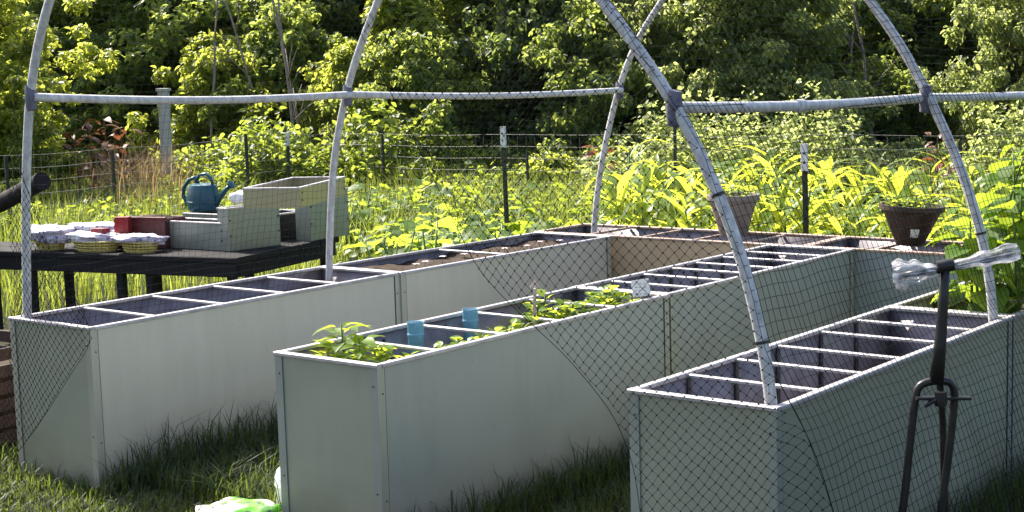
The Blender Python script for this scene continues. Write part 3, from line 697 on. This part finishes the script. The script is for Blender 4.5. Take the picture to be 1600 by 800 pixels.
# ------------------------------------------------------------------ grass
def blades(name, P, h, wd_, mat_, lean=.45):
    n = len(P); az = rng.uniform(0, 2*PI, n); d = np.stack([np.cos(az), np.sin(az), np.zeros(n)], 1); s = np.stack([-np.sin(az), np.cos(az), np.zeros(n)], 1)
    H_ = h*rng.uniform(.45, 1.2, (n, 1)) if np.isscalar(h) else h[:, None]*rng.uniform(.55, 1.2, (n, 1)); ln = H_*lean*rng.uniform(.2, 1.5, (n, 1)); W = wd_*rng.uniform(.7, 1.3, (n, 1))
    V = np.zeros((n, 5, 3)); up = np.array([[0, 0, 1.]])
    V[:, 0] = P-s*W; V[:, 1] = P+s*W; V[:, 2] = P+up*H_*.6+d*ln*.35+s*W*.8; V[:, 3] = P+up*H_*.6+d*ln*.35-s*W*.8; V[:, 4] = P+up*H_*(1-.25*np.minimum(ln/H_, 1))+d*ln
    b = (np.arange(n)*5)[:, None]; T = np.concatenate([b+np.array([[0, 1, 2, 3]]), b+np.array([[3, 2, 4, 4]])])
    me = bpy.data.meshes.new(name); me.from_pydata(V.reshape(-1, 3).tolist(), [], (b+np.array([[0, 1, 2, 3]])).tolist()+(b+np.array([[3, 2, 4]])).tolist()); me.update(); me.shade_smooth()
    me.materials.append(M[mat_]); return me
BEDS = [(-.06, -.01, .60, 4.05), (1.74, 0, 2.33, 4.05), (3.34, .13, 3.94, 4.05), (-.08, 4.05, 3.96, 4.64)]
def inb(x, y, e=.0): return any(a-e < x < c+e and b-e < y < d+e for a, b, c, d in BEDS)
P = []; hh = []
while len(P) < 62000:
    x, y = random.uniform(-1.6, 4.6), random.uniform(-1.0, 2.6)
    if inb(x, y, .012) or (x > 1.2 and y < -.25) : continue
    if noise.noise(Vector((x*1.9, y*1.9, 4))) < -.5+random.uniform(-.15, .15): continue
    P.append((x, y, gz(x, y)-.005)); e = inb(x, y, .16); ais = .6 < x < 1.75 and y > .12; hh.append((.058 if y < .1 else .085)+.03*noise.noise(Vector((x*3, y*3, 1)))+(random.uniform(0,   .05 if y < .0 else .15) if e else 0)+(random.uniform(.02, .10) if ais else 0))
tag(put('lawn_grass', blades('lawn_grass', np.array(P), np.array(hh), .0032, 'grass', .7)), 'rough lawn grass between and around the raised beds', 'grass', kind='stuff')
P = []; hh = []
while len(P) < 52000:
    u = random.uniform(-120, 1720); d = 10.5+17.5*random.random()**.8
    x, y = gp(u, d)
    if inb(x, y, .3) or (x > -4.0 and y < 3.9 and d < 12.5): continue
    if u > 930 and d < 18.5 or (u < 560 and random.random() < .35): continue
    P.append((x, y, gz(x, y)-.02)); hh.append((.34 if d < 14 else .60 if d < 24 else .4)+.22*noise.noise(Vector((x*.8, y*.8, 9))))
tag(put('meadow_grass', blades('meadow_grass', np.array(P), np.array(hh), .006, 'meadow', .5)), 'tall sunlit meadow grass around the fence and up to the wood', 'grass', kind='stuff')
def weeds(name, lb, n, prof, d0, d1, size, mt):
    """upright weedy growth: leaves up many thin stems; prof gives the growth height along the fence"""
    P, Nn = [], []; us = [q[0] for q in prof]; hs = [q[1] for q in prof]
    for _ in range(n//26):
        u = random.uniform(us[0], us[-1]); d = random.uniform(d0, d1); x, y = gp(u, d)
        h = np.interp(u, us, hs)*(.72+.75*noise.noise(Vector((x*.9, y*.9, 2))))*random.uniform(.75, 1.2)
        if h < .06: continue
        lx, ly = random.gauss(0, .12), random.gauss(0, .12)
        for i_ in range(26):
            t_ = random.random()**.75; w_ = .05+.10*(1-t_)
            P.append((x+lx*t_+random.gauss(0, w_), y+ly*t_+random.gauss(0, w_), gz(x, y)+h*t_)); Nn.append((random.gauss(0, .6), random.gauss(0, .6), .8))
    Nn = np.array(Nn); Nn /= np.linalg.norm(Nn, axis=1, keepdims=True)
    me = leaf_cloud(name, np.array(P), Nn, size, .1); me.materials.append(M[mt]); tag(put(name, me), lb, 'weeds', kind='stuff')
weeds('weeds', 'dense green weeds growing round the fence posts in front of the wood', 42000, [(230, .2), (280, .85), (400, 1.15), (520, 1.25), (640, 1.25), (740, 1.1), (800, .7), (900, .6), (960, .8)], 20.2, 23.2, .10, 'l_weed')
weeds('low_weeds', 'low leafy weeds at the foot of the wire fence behind the squash', 26000, [(-60, .45), (60, .5), (240, .45), (400, .45), (500, .4), (580, .42), (700, .5), (820, .35), (930, .4)], 16.5, 20.2, .085, 'l_weed')
weeds('tall_weeds', 'tall pale-green weeds beyond the maize, in front of the wood', 42000, [(930, .6), (1000, 1.2), (1060, 1.6), (1200, 1.6), (1300, 1.3), (1360, .6), (1480, .5), (1560, 1.1), (1680, 1.3)], 18.8, 22.8, .085, 'l_pale')
P = []
for k in range(800):
    x, y = gp(random.gauss(225, 38), random.gauss(20.6, 1.0)); P.append((x, y, gz(x, y)))
tag(put('dry_grass', blades('dry_grass', np.array(P), 1.0, .006, 'drygrass', .5)), 'patch of tall orange-brown dry grass beside the brown dock plants', 'grass', kind='stuff')
for k, (u, d, s) in enumerate(((300, 22, .6), (470, 17.6, .5), (860, 20.5, .8), (35, 19.6, .7))):
    tree('weed_clump', 'knee-high leafy weed clump in the meadow', 'weed clump', 'weed clumps in the meadow', u, d, 'low', 'vine', s*.9, .28*1.0 if False else 1)
for o in [o for o in bpy.data.objects if o.name.startswith('weed_clump')]:
    for c in o.children:
        if c.name.startswith('trunk'): c.scale = (.5, .5, .22)
# brown dock plants
dk = [withmat(leaf_me('dock_leaf', .13*s, .035*s, BA, .5, .3), M['l_rust']) for s in (1, 1.4)]
for k, (u, d, h) in enumerate(((150, 20.5, 1.25), (172, 20.2, 1.35), (200, 20.8, 1.2), (128, 21.0, 1.15), (1470, 17.5, .95), (945, 18.8, .85))):
    st, P = stalk_me('dock_stem', h, .012, .005, .1, 80+k); st.materials.append(M['l_rust']); lv = []
    for i in range(24):
        s = .35+.65*i/23; b = P[min(int(s*5), 4)]; az = i*2.4; o = random.uniform(0, .16)
        lv.append((random.choice(dk), Matrix.Translation((b[0]+o*math.cos(az), b[1]+o*math.sin(az), h*s+random.uniform(-.04, .06)))@rot(az, random.uniform(-.2, 1.2), random.uniform(-.6, .6))))
    x, y = gp(u, d); lb = 'tall rusty-brown dock plant gone to seed behind the table' if k < 4 else ('rusty-brown dock plant beyond the maize' if k == 4 else 'small rusty-brown dock plant by the far hoop')
    plant('dock_plant', lb, 'dock plant', 'dock plants behind the table' if k < 4 else None, (x, y, gz(x, y)), k, 1, st, lv)

# ------------------------------------------------------------------ wire fence
wf = thing('wire_fence', 'sagging wire mesh fence on dark steel posts behind the garden', 'fence')
def tpost(x, y, h, white, lean=0, par=None):
    wf_ = par or wf
    z = gz(x, y); t = MB(); t.bar((x, y, z-.02), (x+lean, y, z+h), .040, .007, .001, (0, 1, 0)); t.bar((x, y+.018, z-.02), (x+lean, y+.018, z+h), .007, .030, .001, (0, 1, 0))
    for k in range(int(h/.06)): q = k*.06/h; t.box(x+lean*q-.008, y-.010, z+k*.06+.02, x+lean*q+.008, y-.0036, z+k*.06+.035)
    p = t.build('post', M['postgreen'], wf_)
    if white: c = MB(); c.bar((x+lean*(1-.16/h), y, z+h-.17), (x+lean*1.01, y, z+h+.01), .048, .016, .002, (0, 1, 0)); c.bar((x+lean*(1-.16/h), y+.02, z+h-.17), (x+lean*1.01, y+.02, z+h+.01), .016, .036, .002, (0, 1, 0)); c.build('white_cap', M['postwhite'], p)
FY = 10.6; XW = -8.6
back = [(598, 1.12, 0, 0), (825, .85, 0, -.02), (1055, 1.2, 0, 0), (1500, 1.0, 0, 0)]
for u, h, wt, ln in back: tpost(float(ray(u, 250, y=FY)[0]), FY, h, wt, ln)
for u, vt, yy, lb in ((1258, 228, 4.95, 'dark green steel post with a white top, standing before the maize'), (785, 200, 6.2, 'dark steel post with a white top rising from the squash patch')):
    q = ray(u+3, vt, y=yy); tp = thing('garden_post', lb, 'post'); tpost(float(q[0]), yy, float(q[2]), 1, -.02, tp)
side = [(8, 1.05), (175, 1.05), (385, 1.12), (450, 1.10)]
for u, h in side:
    p = ray(u, 250, x=XW); tpost(XW, float(p[1]), h, u == 450)
def meshwire(a, b, h, n):
    a, b = Vector(a), Vector(b); mb_n = []; sg = []
    zs = [.04+.145*k for k in range(int(h/.145)+1)]
    for i in range(n+1):
        p = a+(b-a)*i/n
        for z in zs: mb_n.append((p.x, p.y-.012, gz(p.x, p.y)+z+.006*math.sin(i*.37)))
    m_ = len(zs)
    for i in range(n+1):
        for k in range(m_):
            if k < m_-1: sg.append((i*m_+k, i*m_+k+1))
            if i < n: sg.append((i*m_+k, (i+1)*m_+k))
    return strands(mb_n, np.array(sg), .0026)
y0 = float(ray(-60, 300, x=XW)[1])
tag(put('wire_mesh', meshwire((XW, FY, 0), (3.5, FY, 0), 1.05, 90), M['wire'], wf), kind='stuff')
tag(put('wire_mesh', meshwire((XW, y0, 0), (XW, FY, 0), 1.05, 60), M['wire'], wf), kind='stuff')
x, y = gp(265, 21.6); p = ray(265, 130, x=x); 
t = thing('wooden_post', 'weathered grey wooden post standing at the wood edge', 'post', (x, y, gz(x, y)))
hgt = 1.811+21.6*(118-134)/F_PX
MB().bar((0, 0, -.05), (.02, 0, hgt+.02), .135, .12, .012).build('shaft', M['greywood'], t); MB().bar((.02, 0, hgt+.021), (.021, 0, hgt+.06), .17, .15, .01).build('cap', M['greywood'], t)

# ------------------------------------------------------------------ black table and what stands on it
TZ = .70; A0 = ray(370, 403, z=TZ); ang = math.atan2(2.18-1.72, -.94+2.78)
tb = thing('work_table', 'long black folding work table behind the empty sage bed', 'table', (float(A0[0]), float(A0[1]), 0), ang)
TW, TD = 2.7, 1.25
for k in range(5):
    y = .004+k*TD/5; MB().bar((-TW if k < 2 else -.78, y+.12, TZ-.02), (0, y+.12, TZ-.02), .242, .04, .006).build('top_board', M['black'], tb)
MB().bar((-TW+.02, .022, TZ-.085), (-.02, .022, TZ-.085), .03, .088, .004).build('apron', M['black'], tb)
MB().bar((-.024, .042, TZ-.085), (-.024, TD-.042, TZ-.085), .03, .088, .004).build('apron', M['black'], tb)
for lx in (-2.4, -1.72, -.96, -.72, -.08):
    for ly in (.055, .42 if lx < -.75 else TD-.075): MB().bar((lx, ly, -.02), (lx, ly, TZ-.042), .055, .055, .006).build('leg', M['black'], tb)
def tloc(x, y, z=0): 
    c, s = math.cos(ang), math.sin(ang); return (float(A0[0])+x*c-y*s, float(A0[1])+x*s+y*c, TZ+.001+z)
def crate(label, loc, rz, L_, W, Hh, tiltm=None, mt='sheetG'):
    t = thing('planter_box', label, 'planter box', loc, rz, 'small metal planter boxes')
    th = .006; S = M[mt]
    wavy((0, 0, 0), (L_, 0, 0), (0, 0, Hh-.012), 5, 3, (0, -1, 0), .002, L_*7).build('front_panel', S, t, 40)
    wavy((L_, W, 0), (-L_, 0, 0), (0, 0, Hh-.012), 5, 3, (0, 1, 0), .003, L_*5).build('back_panel', S, t, 40)
    wavy((L_, 0, 0), (0, W, 0), (0, 0, Hh-.012), 4, 3, (1, 0, 0), .003, L_*3).build('end_panel', S, t, 40)
    wavy((0, W, 0), (0, -W, 0), (0, 0, Hh-.012), 4, 3, (-1, 0, 0), .003, L_*2).build('end_panel', S, t, 40)
    MB().box(.004, .004, .004, L_-.004, W-.004, .012).build('base', M['shaded_inside'], t)
    for a, b in (((-.004, .006), (L_+.004, .006)), ((-.004, W-.006), (L_+.004, W-.006)), ((.006, .016), (.006, W-.016)), ((L_-.006, .016), (L_-.006, W-.016))):
        MB().bar((*a, Hh-.007), (*b, Hh-.007), .020, .012, .002).build('top_rail', M['rim'], t)
    for k in range(4): MB().lathe([(0, 0), (.007, 0), (.005, .004), (0, .005)], 8).build('bolt', M['rivet'], t, mw=Matrix.Translation((L_*.97 if k % 2 else L_*.03, -.003, Hh*(.35 if k < 2 else .7)))@Matrix.Rotation(PI/2, 4, 'X'))
    return t
def facing(lb, u0, v0, u1, v1, z, hh_, wd_, mt='sheetG'):
    """planter box whose long side runs between two photo points at height z, body behind it"""
    a_, b_ = ray(u0, v0, z=z), ray(u1, v1, z=z); d_ = b_-a_; return crate(lb, (float(a_[0]), float(a_[1]), z+.001), math.atan2(d_[1], d_[0]), float(np.linalg.norm(d_[:2])), wd_, hh_, mt=mt)
facing('low long sage planter box on the table, in front of the watering can', 230, 385, 352, 392, TZ, .185, .20)
facing('upright sage planter box at the table corner', 359, 393, 439, 383, TZ, .285, .12)
facing('sage planter box at the far end of the table', 486, 377, 546, 367, TZ, .335, .13)
facing('low black box filling the dark gap between the two sage planter boxes', 436, 377, 480, 370, TZ, .19, .22, 'black')  # added black body that gives the dark gap between the boxes
facing('open-topped planter box with pale rim resting across the other boxes', 470, 325, 540, 305, TZ+.343, .125, .36, 'sheetY')
facing('low sage box beneath the teal watering can', 286, 349, 352, 352, TZ, .085, .24)
# watering can
wcp = ray(318, 329, z=TZ+.088)
wc_s = 1.32
wc = thing('watering_can', 'teal plastic watering can standing on a sage box', 'watering can', tuple(float(q) for q in ray(318, 329, z=TZ+.088)), ang-.1)
wc.scale = (wc_s,)*3
MB().lathe([(.0, 0), (.088, 0), (.098, .01), (.100, .06), (.096, .13), (.086, .155), (.05, .165), (.03, .165)], 28, sx=1.12, sy=.72).build('body', M['teal'], wc, 50)
MB().lathe([(.094, .045), (.1035, .048), (.1035, .056), (.094, .06)], 28, sx=1.12, sy=.72).build('band', M['teal'], wc, 50)
MB().tube([(-.085, 0, .02), (-.13, 0, .04), (-.155, 0, .09), (-.145, 0, .14), (-.10, 0, .185), (-.05, 0, .20), (-.03, 0, .165)], [.011, .012, .012, .012, .012, .012, .011], 10).build('handle', M['teal'], wc, 180)
MB().tube([(-.05, 0, .16), (-.02, 0, .215), (.04, 0, .222), (.075, 0, .19), (.085, 0, .14)], .009, 10).build('top_grip', M['teal'], wc, 180)
sp_ = MB().tube([(.09, 0, .03), (.13, 0, .075), (.18, 0, .125), (.215, 0, .15)], [.022, .018, .014, .012], 12).build('spout', M['teal'], wc, 180)
MB().lathe([(.010, 0), (.026, .02), (.027, .026), (.0, .03)], 16).build('rose', M['teal'], sp_, 50, Matrix.Translation((.21, 0, .147))@Matrix.Rotation(R_(55), 4, 'Y'))
def crumple(name, mat_, parent, sx, sy, sz, amp, seed, mw=None, sq=2.6, flat=.0, nu=30, nv=18):
    v = []
    for j in range(nv+1):
        th = PI*j/nv
        for i in range(nu):
            a = 2*PI*i/nu; f = lambda c: math.copysign(abs(c)**(2/sq), c)
            d = Vector((f(math.sin(th))*f(math.cos(a)), f(math.sin(th))*f(math.sin(a)), f(math.cos(th))))
            k = 1+amp*(noise.noise(d*2.2+Vector((seed, 0, 0)))+.55*abs(noise.noise(d*5.5+Vector((0, seed, 0))))+.25*noise.noise(d*12))
            p = Vector((d.x*sx*k, d.y*sy*k, d.z*sz*k)); p.z = max(p.z, -sz*(1-flat)); v.append(p+Vector((0, 0, sz*(1-flat))))
    f_ = [(j*nu+i, j*nu+(i+1) % nu, (j+1)*nu+(i+1) % nu, (j+1)*nu+i)[::-1] for j in range(nv) for i in range(nu)]
    return MB().add(v, f_).build(name, mat_, parent, 180, mw)
o = crumple('plastic_bag', M['white'], None, .10, .07, .045, .35, 3, Matrix.Translation(tloc(-.36, .22, .301))@Matrix.Rotation(ang, 4, 'Z'), flat=.3)
o.location = tuple(float(q) for q in ray(384, 317, z=TZ+.287)); tag(o, 'small crumpled white bag on the upright planter box', 'plastic bag')
# baskets with bags
for k, (x, wv, lb) in enumerate(((-1.62, .24, 'yellow woven basket under printed bags, by the black pipe'), (-1.22, .36, 'wide yellow woven basket between the other two baskets'), (-.86, .28, 'yellow woven basket next to the low sage planter box'))):
    t = thing('woven_basket', lb, 'basket', tloc(x, .14), ang, 'yellow baskets on the table'); n = 26
    mb = MB(); hh_ = .072
    MB().lathe([(0, .0), (wv*.40, .0), (wv*.40, .008), (0, .008)], 24, sy=.62).build('base', M['wicker'], t)
    for r_ in range(4):
        z = .014+.018*r_; rr = wv*(.40+.10*z/hh_)
        MB().tube([(rr*math.cos(2*PI*i/n), .62*rr*math.sin(2*PI*i/n), z) for i in range(n+1)], .0058, 6, False).build('hoop_band', M['wicker'], t, 180)
    for i in range(n):
        a = 2*PI*i/n; MB().bar((wv*.405*math.cos(a), .62*wv*.405*math.sin(a), .006), (wv*.49*math.cos(a), .62*wv*.49*math.sin(a), hh_), .011, .004, .001).build('rib', M['wicker'], t)
    o = crumple('seed_bag', M['seedbag'], None, (.17, .20, .16)[k], (.10, .09, .09)[k], (.062, .038, .034)[k], .34, 11+k*3, flat=.35); o.location = tloc(x, .14, .060); o.rotation_euler = (0, .06, ang+.2*k)
    tag(o, ('plump printed white bag heaped in the basket by the black pipe', 'crumpled printed white bag in the wide yellow basket', 'folded white bag in the basket next to the low sage box')[k], 'bag')
o = crumple('seed_bag', M['seedbag'], None, .26, .11, .085, .28, 31, flat=.3); o.location = tloc(-1.36, .40, .02); o.rotation_euler = (0, 0, ang+.1); tag(o, 'long printed white bag lying behind the baskets', 'bag')
def carton(name, lb, cat, loc, rz, a, b, c, mt):
    t = thing(name, lb, cat, loc, rz); MB().bar((-a/2, 0, c/2), (a/2, 0, c/2), b, c, .004).build('box_body', M[mt], t)
    for s in (-1, 1): MB().bar((-a/2+.004, s*b*.25, c+.003), (a/2-.004, s*b*.25, c+.003), b*.485, .004, .001).build('flap', M[mt], t)
    return t
carton('carton', 'upright red carton leaning over the baskets', 'carton', tloc(-1.12, .30, .06), ang+.3, .10, .08, .15, 'red')
carton('carton', 'small flat red carton on top of the wide basket', 'carton', tloc(-1.20, .16, .09), ang-.1, .11, .07, .055, 'red')
t = thing('plastic_crate', 'dark maroon plastic crate behind the red cartons', 'crate', tloc(-1.0, .46), ang)
for s in (-1, 1):
    MB().bar((-.19, s*.11, .10), (.19, s*.11, .10), .010, .20, .003).build('side_wall', M['maroon'], t); MB().bar((s*.185, -.104, .10), (s*.185, .104, .10), .010, .20, .003).build('end_wall', M['maroon'], t)
MB().box(-.18, -.104, .002, .18, .104, .010).build('base', M['maroon'], t); MB().bar((-.2, -.112, .205), (.2, -.112, .205), .022, .014).build('lip', M['maroon'], t)
crumple('packed_soil', M['soil'], t, .17, .10, .06, .2, 5, Matrix.Translation((0, 0, .12)), flat=.5)
# black pipe
t = thing('drain_pipe', 'thick black corrugated drain pipe sticking up past the hoop', 'pipe', (0, 0, 0))
pe = Vector(ray(66, 283, x=-1.55)); pd = Vector(ray(0, 318, x=-2.15)); dirv = (pe-pd).normalized(); P = []; Rr = []
Lp = 1.9
for k in range(64): P.append(pe-dirv*(Lp*(1-k/63))); Rr.append(.052+(.003 if (k//2) % 2 else 0))
MB().tube(P, Rr, 18).build('pipe_wall', M['black'], t, 40)
# what carries the low end of the pipe
q = pe-dirv*1.5; tr_ = thing('trestle', 'dark wooden trestle carrying the black drain pipe', 'trestle', (q.x, q.y, 0)); zt = q.z-.056
MB().bar((-.22, 0, zt-.03), (.22, 0, zt-.03), .07, .058).build('beam', M['darkwood'], tr_)
for s in (-1, 1):
    for e in (-1, 1): MB().bar((s*.18, e*.16, -.02), (s*.18, e*.02, zt-.055), .05, .035, .004).build('leg', M['darkwood'], tr_)
# dark slatted crate left of the first bed
t = thing('slatted_crate', 'dark brown slatted wooden crate beside the sage bed end', 'crate', (-.95, .30, 0), R_(8))
for k in range(6):
    z = .06+k*.085
    MB().bar((-.32, -.25, z), (.46, -.25, z), .018, .062, .003).build('slat', M['darkwood'], t); MB().bar((-.32, .25, z), (.46, .25, z), .018, .062, .003).build('slat', M['darkwood'], t)
    MB().bar((.47, -.24, z), (.47, .24, z), .018, .062, .003).build('slat', M['darkwood'], t)
for x in (-.30, .45):
    for y in (-.232, .232): MB().bar((x, y, .0), (x, y, .53), .03, .03, .003).build('corner_post', M['darkwood'], t)
MB().box(-.3, -.22, .02, .44, .22, .40).build('dark_filling', M['soil'], t)

# ------------------------------------------------------------------ pots on the far beds
def pot(name, lb, loc, r0, r1, h, mt, tilt=0, leafset=None, n=14, rail=True):
    t = thing(name, lb, 'plant pot', loc); t.rotation_euler = (0, tilt, .4)
    MB().lathe([(.0, 0), (r0, 0), (r0+(r1-r0)*.9, h*.86), (r1*1.03, h*.86), (r1*1.06, h*.88), (r1*1.06, h), (r1*.97, h), (r1*.93, h*.84), (0, h*.84)], 32).build('pot_wall', M[mt], t, 40)
    MB().lathe([(0, h*.85), (r1*.92, h*.85), (r1*.5, h*.90), (0, h*.91)], 20).build('potting_soil', M['soil'], t, 60)
    return t
a, b = ray(1125, 372, y=4.36), ray(1168, 372, y=4.36)
px_ = float((a[0]+b[0])/2)
MBX = 4.36
pot('plant_pot', 'taupe tapered plant pot standing on the tan bed', (px_, MBX, H+.002), .085, .158, .262, 'taupe')
a = ray(1421, 376, y=4.32)
p2 = pot('plant_pot', 'dark brown flared plant pot tilted on the far bed, with a white sticker', (float(a[0]), 4.32, H+.004), .078, .178, .235, 'brownpot', .06)
lbm = MB(); nn_ = 6
for i in range(nn_+1):
    a_ = -1.15+.42*i/nn_-.4
    for z in (.055, .105): rr = .078+.1*.9*(z/(.235*.86))+.0015; lbm.v.append((rr*math.cos(a_), rr*math.sin(a_), z))
lbm.f = [(2*i, 2*i+2, 2*i+3, 2*i+1) for i in range(nn_)]
lbm.build('sticker', M['card'], p2)
for (x, y, zz, R0, nm, n) in ((px_, MBX, H+.228, .11, 'small seedling in the taupe plant pot', 5), (float(a[0]), 4.32, H+.205, .14, 'small seedling in the dark brown plant pot', 9)):
    for k in range(n):
        aa = k*2.4; r_ = R0*math.sqrt((k+.5)/n); plant('seedling', nm, 'seedling', nm+'s', (x+r_*math.cos(aa), y+r_*math.sin(aa), zz), aa, random.uniform(.6, 1.0), *sdv[k % 3])
# ------------------------------------------------------------------ small things in the middle bed
for k, (x, y, h, lb) in enumerate(((1.875, .72, .165, 'clear blue plastic cup nearer the leafy herbs'), (1.835, 1.13, .16, 'clear blue-green plastic cup between two cross bars'))):
    t = thing('plastic_cup', lb, 'plastic cup', (x, y, .60), k); r = .038
    MB().lathe([(r*.86, 0), (r*.88, h*.3), (r*.92, h*.62), (r, h*.66), (r, h*.70), (r*.93, h*.72), (r*.96, h*.96), (r*1.02, h), (r*.96, h*.995), (r*.9, h*.94), (r*.84, h*.6), (r*.7, h*.06)], 24).build('cup_wall', M['bluecup'], t, 40)
t = thing('wooden_stake', 'short pale wooden stake pushed into the seedling bed', 'stake', (1.95, 1.44, .55)); t.rotation_euler = (.1, .05, .6); t.scale = (1.15, 1.15, 1.28)
MB().bar((0, 0, 0), (0, 0, .22), .040, .012, .002).build('shaft', M['stake'], t); MB().add([(-.019, -.005, .22), (.019, -.005, .22), (.019, .005, .22), (-.019, .005, .22), (0, 0, .252)], [(0, 1, 4), (1, 2, 4), (2, 3, 4), (3, 0, 4)]).build('tip', M['stake'], t)
t = thing('plant_tag', 'white printed plant tag standing at the rim by the clump of seedlings', 'plant tag', (2.24, 1.90, .60), -YAW*0+.66)
MB().bar((0, .004, 0), (0, .004, .20), .008, .003, .001).build('stick', M['card'], t); cdp = MB().bar((-.042, 0, .178), (.042, 0, .188), .003, .080, .0005).build('card', M['card'], t)
for i in range(4):
    for j in range(3):
        x0 = -.030+.02*j+random.uniform(0, .004); z0 = .153+.016*i; MB().box(x0, -.0024, z0, x0+random.uniform(.006, .013), -.0018, z0+.004).build('print', M['ink'], cdp)
for k in range(9):
    y = 2.25+k*.17+random.uniform(-.05, .05); x = .42+random.uniform(-.08, .08); t = thing('pale_flower', 'tiny pale pink flower in the dark soil bed', 'flower', (x, y, .655), k, 'tiny pale flowers in the soil bed')
    MB().tube([(0, 0, 0), (.005, 0, .06), (.01, 0, .095)], .002, 5).build('stem', M['stem'], t)
    for i in range(5): put('petal', bpy.data.meshes.get('petal') or leaf_me('petal', .024, .010, [.3, 1, .8, .2], .2, .3), M['petal'], t, Matrix.Translation((.01, 0, .095))@rot(i*1.257, .35))

# ------------------------------------------------------------------ bags on the ground
o = crumple('soil_bag', M['soilbag'], None, .17, .11, .065, .22, 21, flat=.25); o.location = (1.575, -.06, 0); o.rotation_euler = (0, 0, .62); tag(o, 'crumpled green and white printed soil bag on the grass', 'soil bag')
o = crumple('plastic_bag', M['white'], None, .12, .12, .125, .14, 25, flat=.15); o.location = (1.645, .26, 0); tag(o, 'bulging white bag tucked behind the seedling bed corner', 'plastic bag')
o = crumple('cloth', solid('faded_pink_cloth', (.42, .30, .28), (.25, .17, .16), .9), None, .13, .10, .03, .3, 28, flat=.3); o.location = (1.60, .06, 0); tag(o, 'faded pinkish cloth lying between the two bags', 'cloth')

# ------------------------------------------------------------------ black push frame with wrapped handles
D0 = 4.86; base = CAM+FW*0; 
def fp(u, v, dz=0):
    """point of the push frame: it stands in an upright plane facing the path, D0 metres away"""
    n = FH; r = FW+RT*(u-800)/F_PX-UP*(v-400)/F_PX; t_ = (D0+dz)/float(r@n); return Vector(CAM+r*t_)
pfm = thing('push_frame', 'black tubular push frame with plastic-wrapped handles beside the netted bed', 'push frame')
st = fp(1477, 418); sb = fp(1463, 596)
MB().tube([st, fp(1474, 470), fp(1469, 540), sb], [.015, .016, .0195, .024], 14).build('steering_post', M['blacksteel'], pfm, 180)
MB().tube([fp(1463, 418), fp(1489, 413)], .021, 12).build('clamp', M['blacksteel'], pfm, 60)
MB().tube([fp(1405, 432, .02), fp(1440, 425), fp(1477, 420), fp(1520, 412), fp(1580, 396, -.02)], .0115, 10).build('handlebar', M['blacksteel'], pfm, 180)
def leg_low(u, v, z0=.0):
    a_ = fp(u, v); return a_
gl, gr_ = fp(1410, 800), fp(1470, 800)
Pl = [Vector((gl.x-.05, gl.y-.02, .02)), gl, fp(1421, 700), fp(1430, 625), fp(1436, 605), fp(1450, 597), fp(1470, 595), fp(1484, 598), fp(1491, 612), fp(1489, 650), fp(1481, 720), gr_, Vector((gr_.x-.03, gr_.y+.0, .02))]
def cr(P, n=5):
    out = []
    for i in range(len(P)-1):
        p0, p1, p2, p3 = P[max(i-1, 0)], P[i], P[i+1], P[min(i+2, len(P)-1)]
        for k in range(n):
            t_ = k/n; out.append(.5*((2*p1)+(p2-p0)*t_+(2*p0-5*p1+4*p2-p3)*t_*t_+(3*p1-p0-3*p2+p3)*t_**3))
    return out+[P[-1]]
MB().tube(cr(Pl), .0130, 12).build('loop_tube', M['blacksteel'], pfm, 180)
gx = fp(1478, 800, .06)
MB().tube(cr([fp(1468, 590, .03), fp(1473, 660, .05), fp(1474, 710, .05), gx, Vector((gx.x+.02, gx.y+.03, .02))]), .0115, 12).build('rear_tube', M['blacksteel'], pfm, 180)
MB().bar(fp(1431, 622, -.02), fp(1516, 622, -.02), .030, .010, .003).build('cross_plate', M['blacksteel'], pfm)
MB().bar(fp(1445, 634, -.03), fp(1478, 616, -.03), .020, .012, .003).build('lever', M['blacksteel'], pfm)
MB().tube([fp(1470, 612, -.03), fp(1470, 634, -.03)], .020, 10).build('hub', M['blacksteel'], pfm, 60)
for q in (Pl[0], Pl[-1], Vector((gx.x+.02, gx.y+.03, .02))): MB().lathe([(0, 0), (.026, 0), (.026, .018), (.018, .05), (0, .05)], 14).build('foot', M['black'], pfm, 40, Matrix.Translation((q.x, q.y, .0)))
def wrap(lb, a, b, r0, r1, seed):
    """crinkled film bag around a grip, gathered at a and flaring to b"""
    a, b = Vector(a), Vector(b); d = (b-a).normalized(); u = Vector((0, 0, 1)); u = (u-d*u.dot(d)).normalized(); w_ = d.cross(u); v = []; n, mm = 44, 26
    for j in range(mm+1):
        s = j/mm; r = r0+(r1-r0)*min(1, s*1.5)**.8; r *= 1+.12*math.sin(s*17)
        for i in range(n):
            aa = 2*PI*i/n; k = 1+.6*noise.noise(Vector((math.cos(aa)*3.4, math.sin(aa)*3.4, s*.7+seed)))-.8*abs(noise.noise(Vector((math.cos(aa)*6, math.sin(aa)*6, s*1.0+seed))))
            v.append(a+(b-a)*(s+.05*noise.noise(Vector((aa, seed, 2))))+(u*math.cos(aa)*.85+w_*math.sin(aa))*r*k)
    mb = MB().add(v, [(j*n+i, j*n+(i+1) % n, (j+1)*n+(i+1) % n, (j+1)*n+i) for j in range(mm) for i in range(n)]); pass
    return tag(mb.build('plastic_bag', M['film'], None, 180), lb, 'plastic bag')
wrap('clear crinkled bag tied over the push frame grip nearest the deep empty bed', fp(1464, 423), fp(1395, 430, .03), .016, .046, 1.0)
wrap('clear crinkled bag tied over the push frame grip in front of the bean leaves', fp(1488, 416), fp(1592, 393, -.03), .016, .034, 5.0)
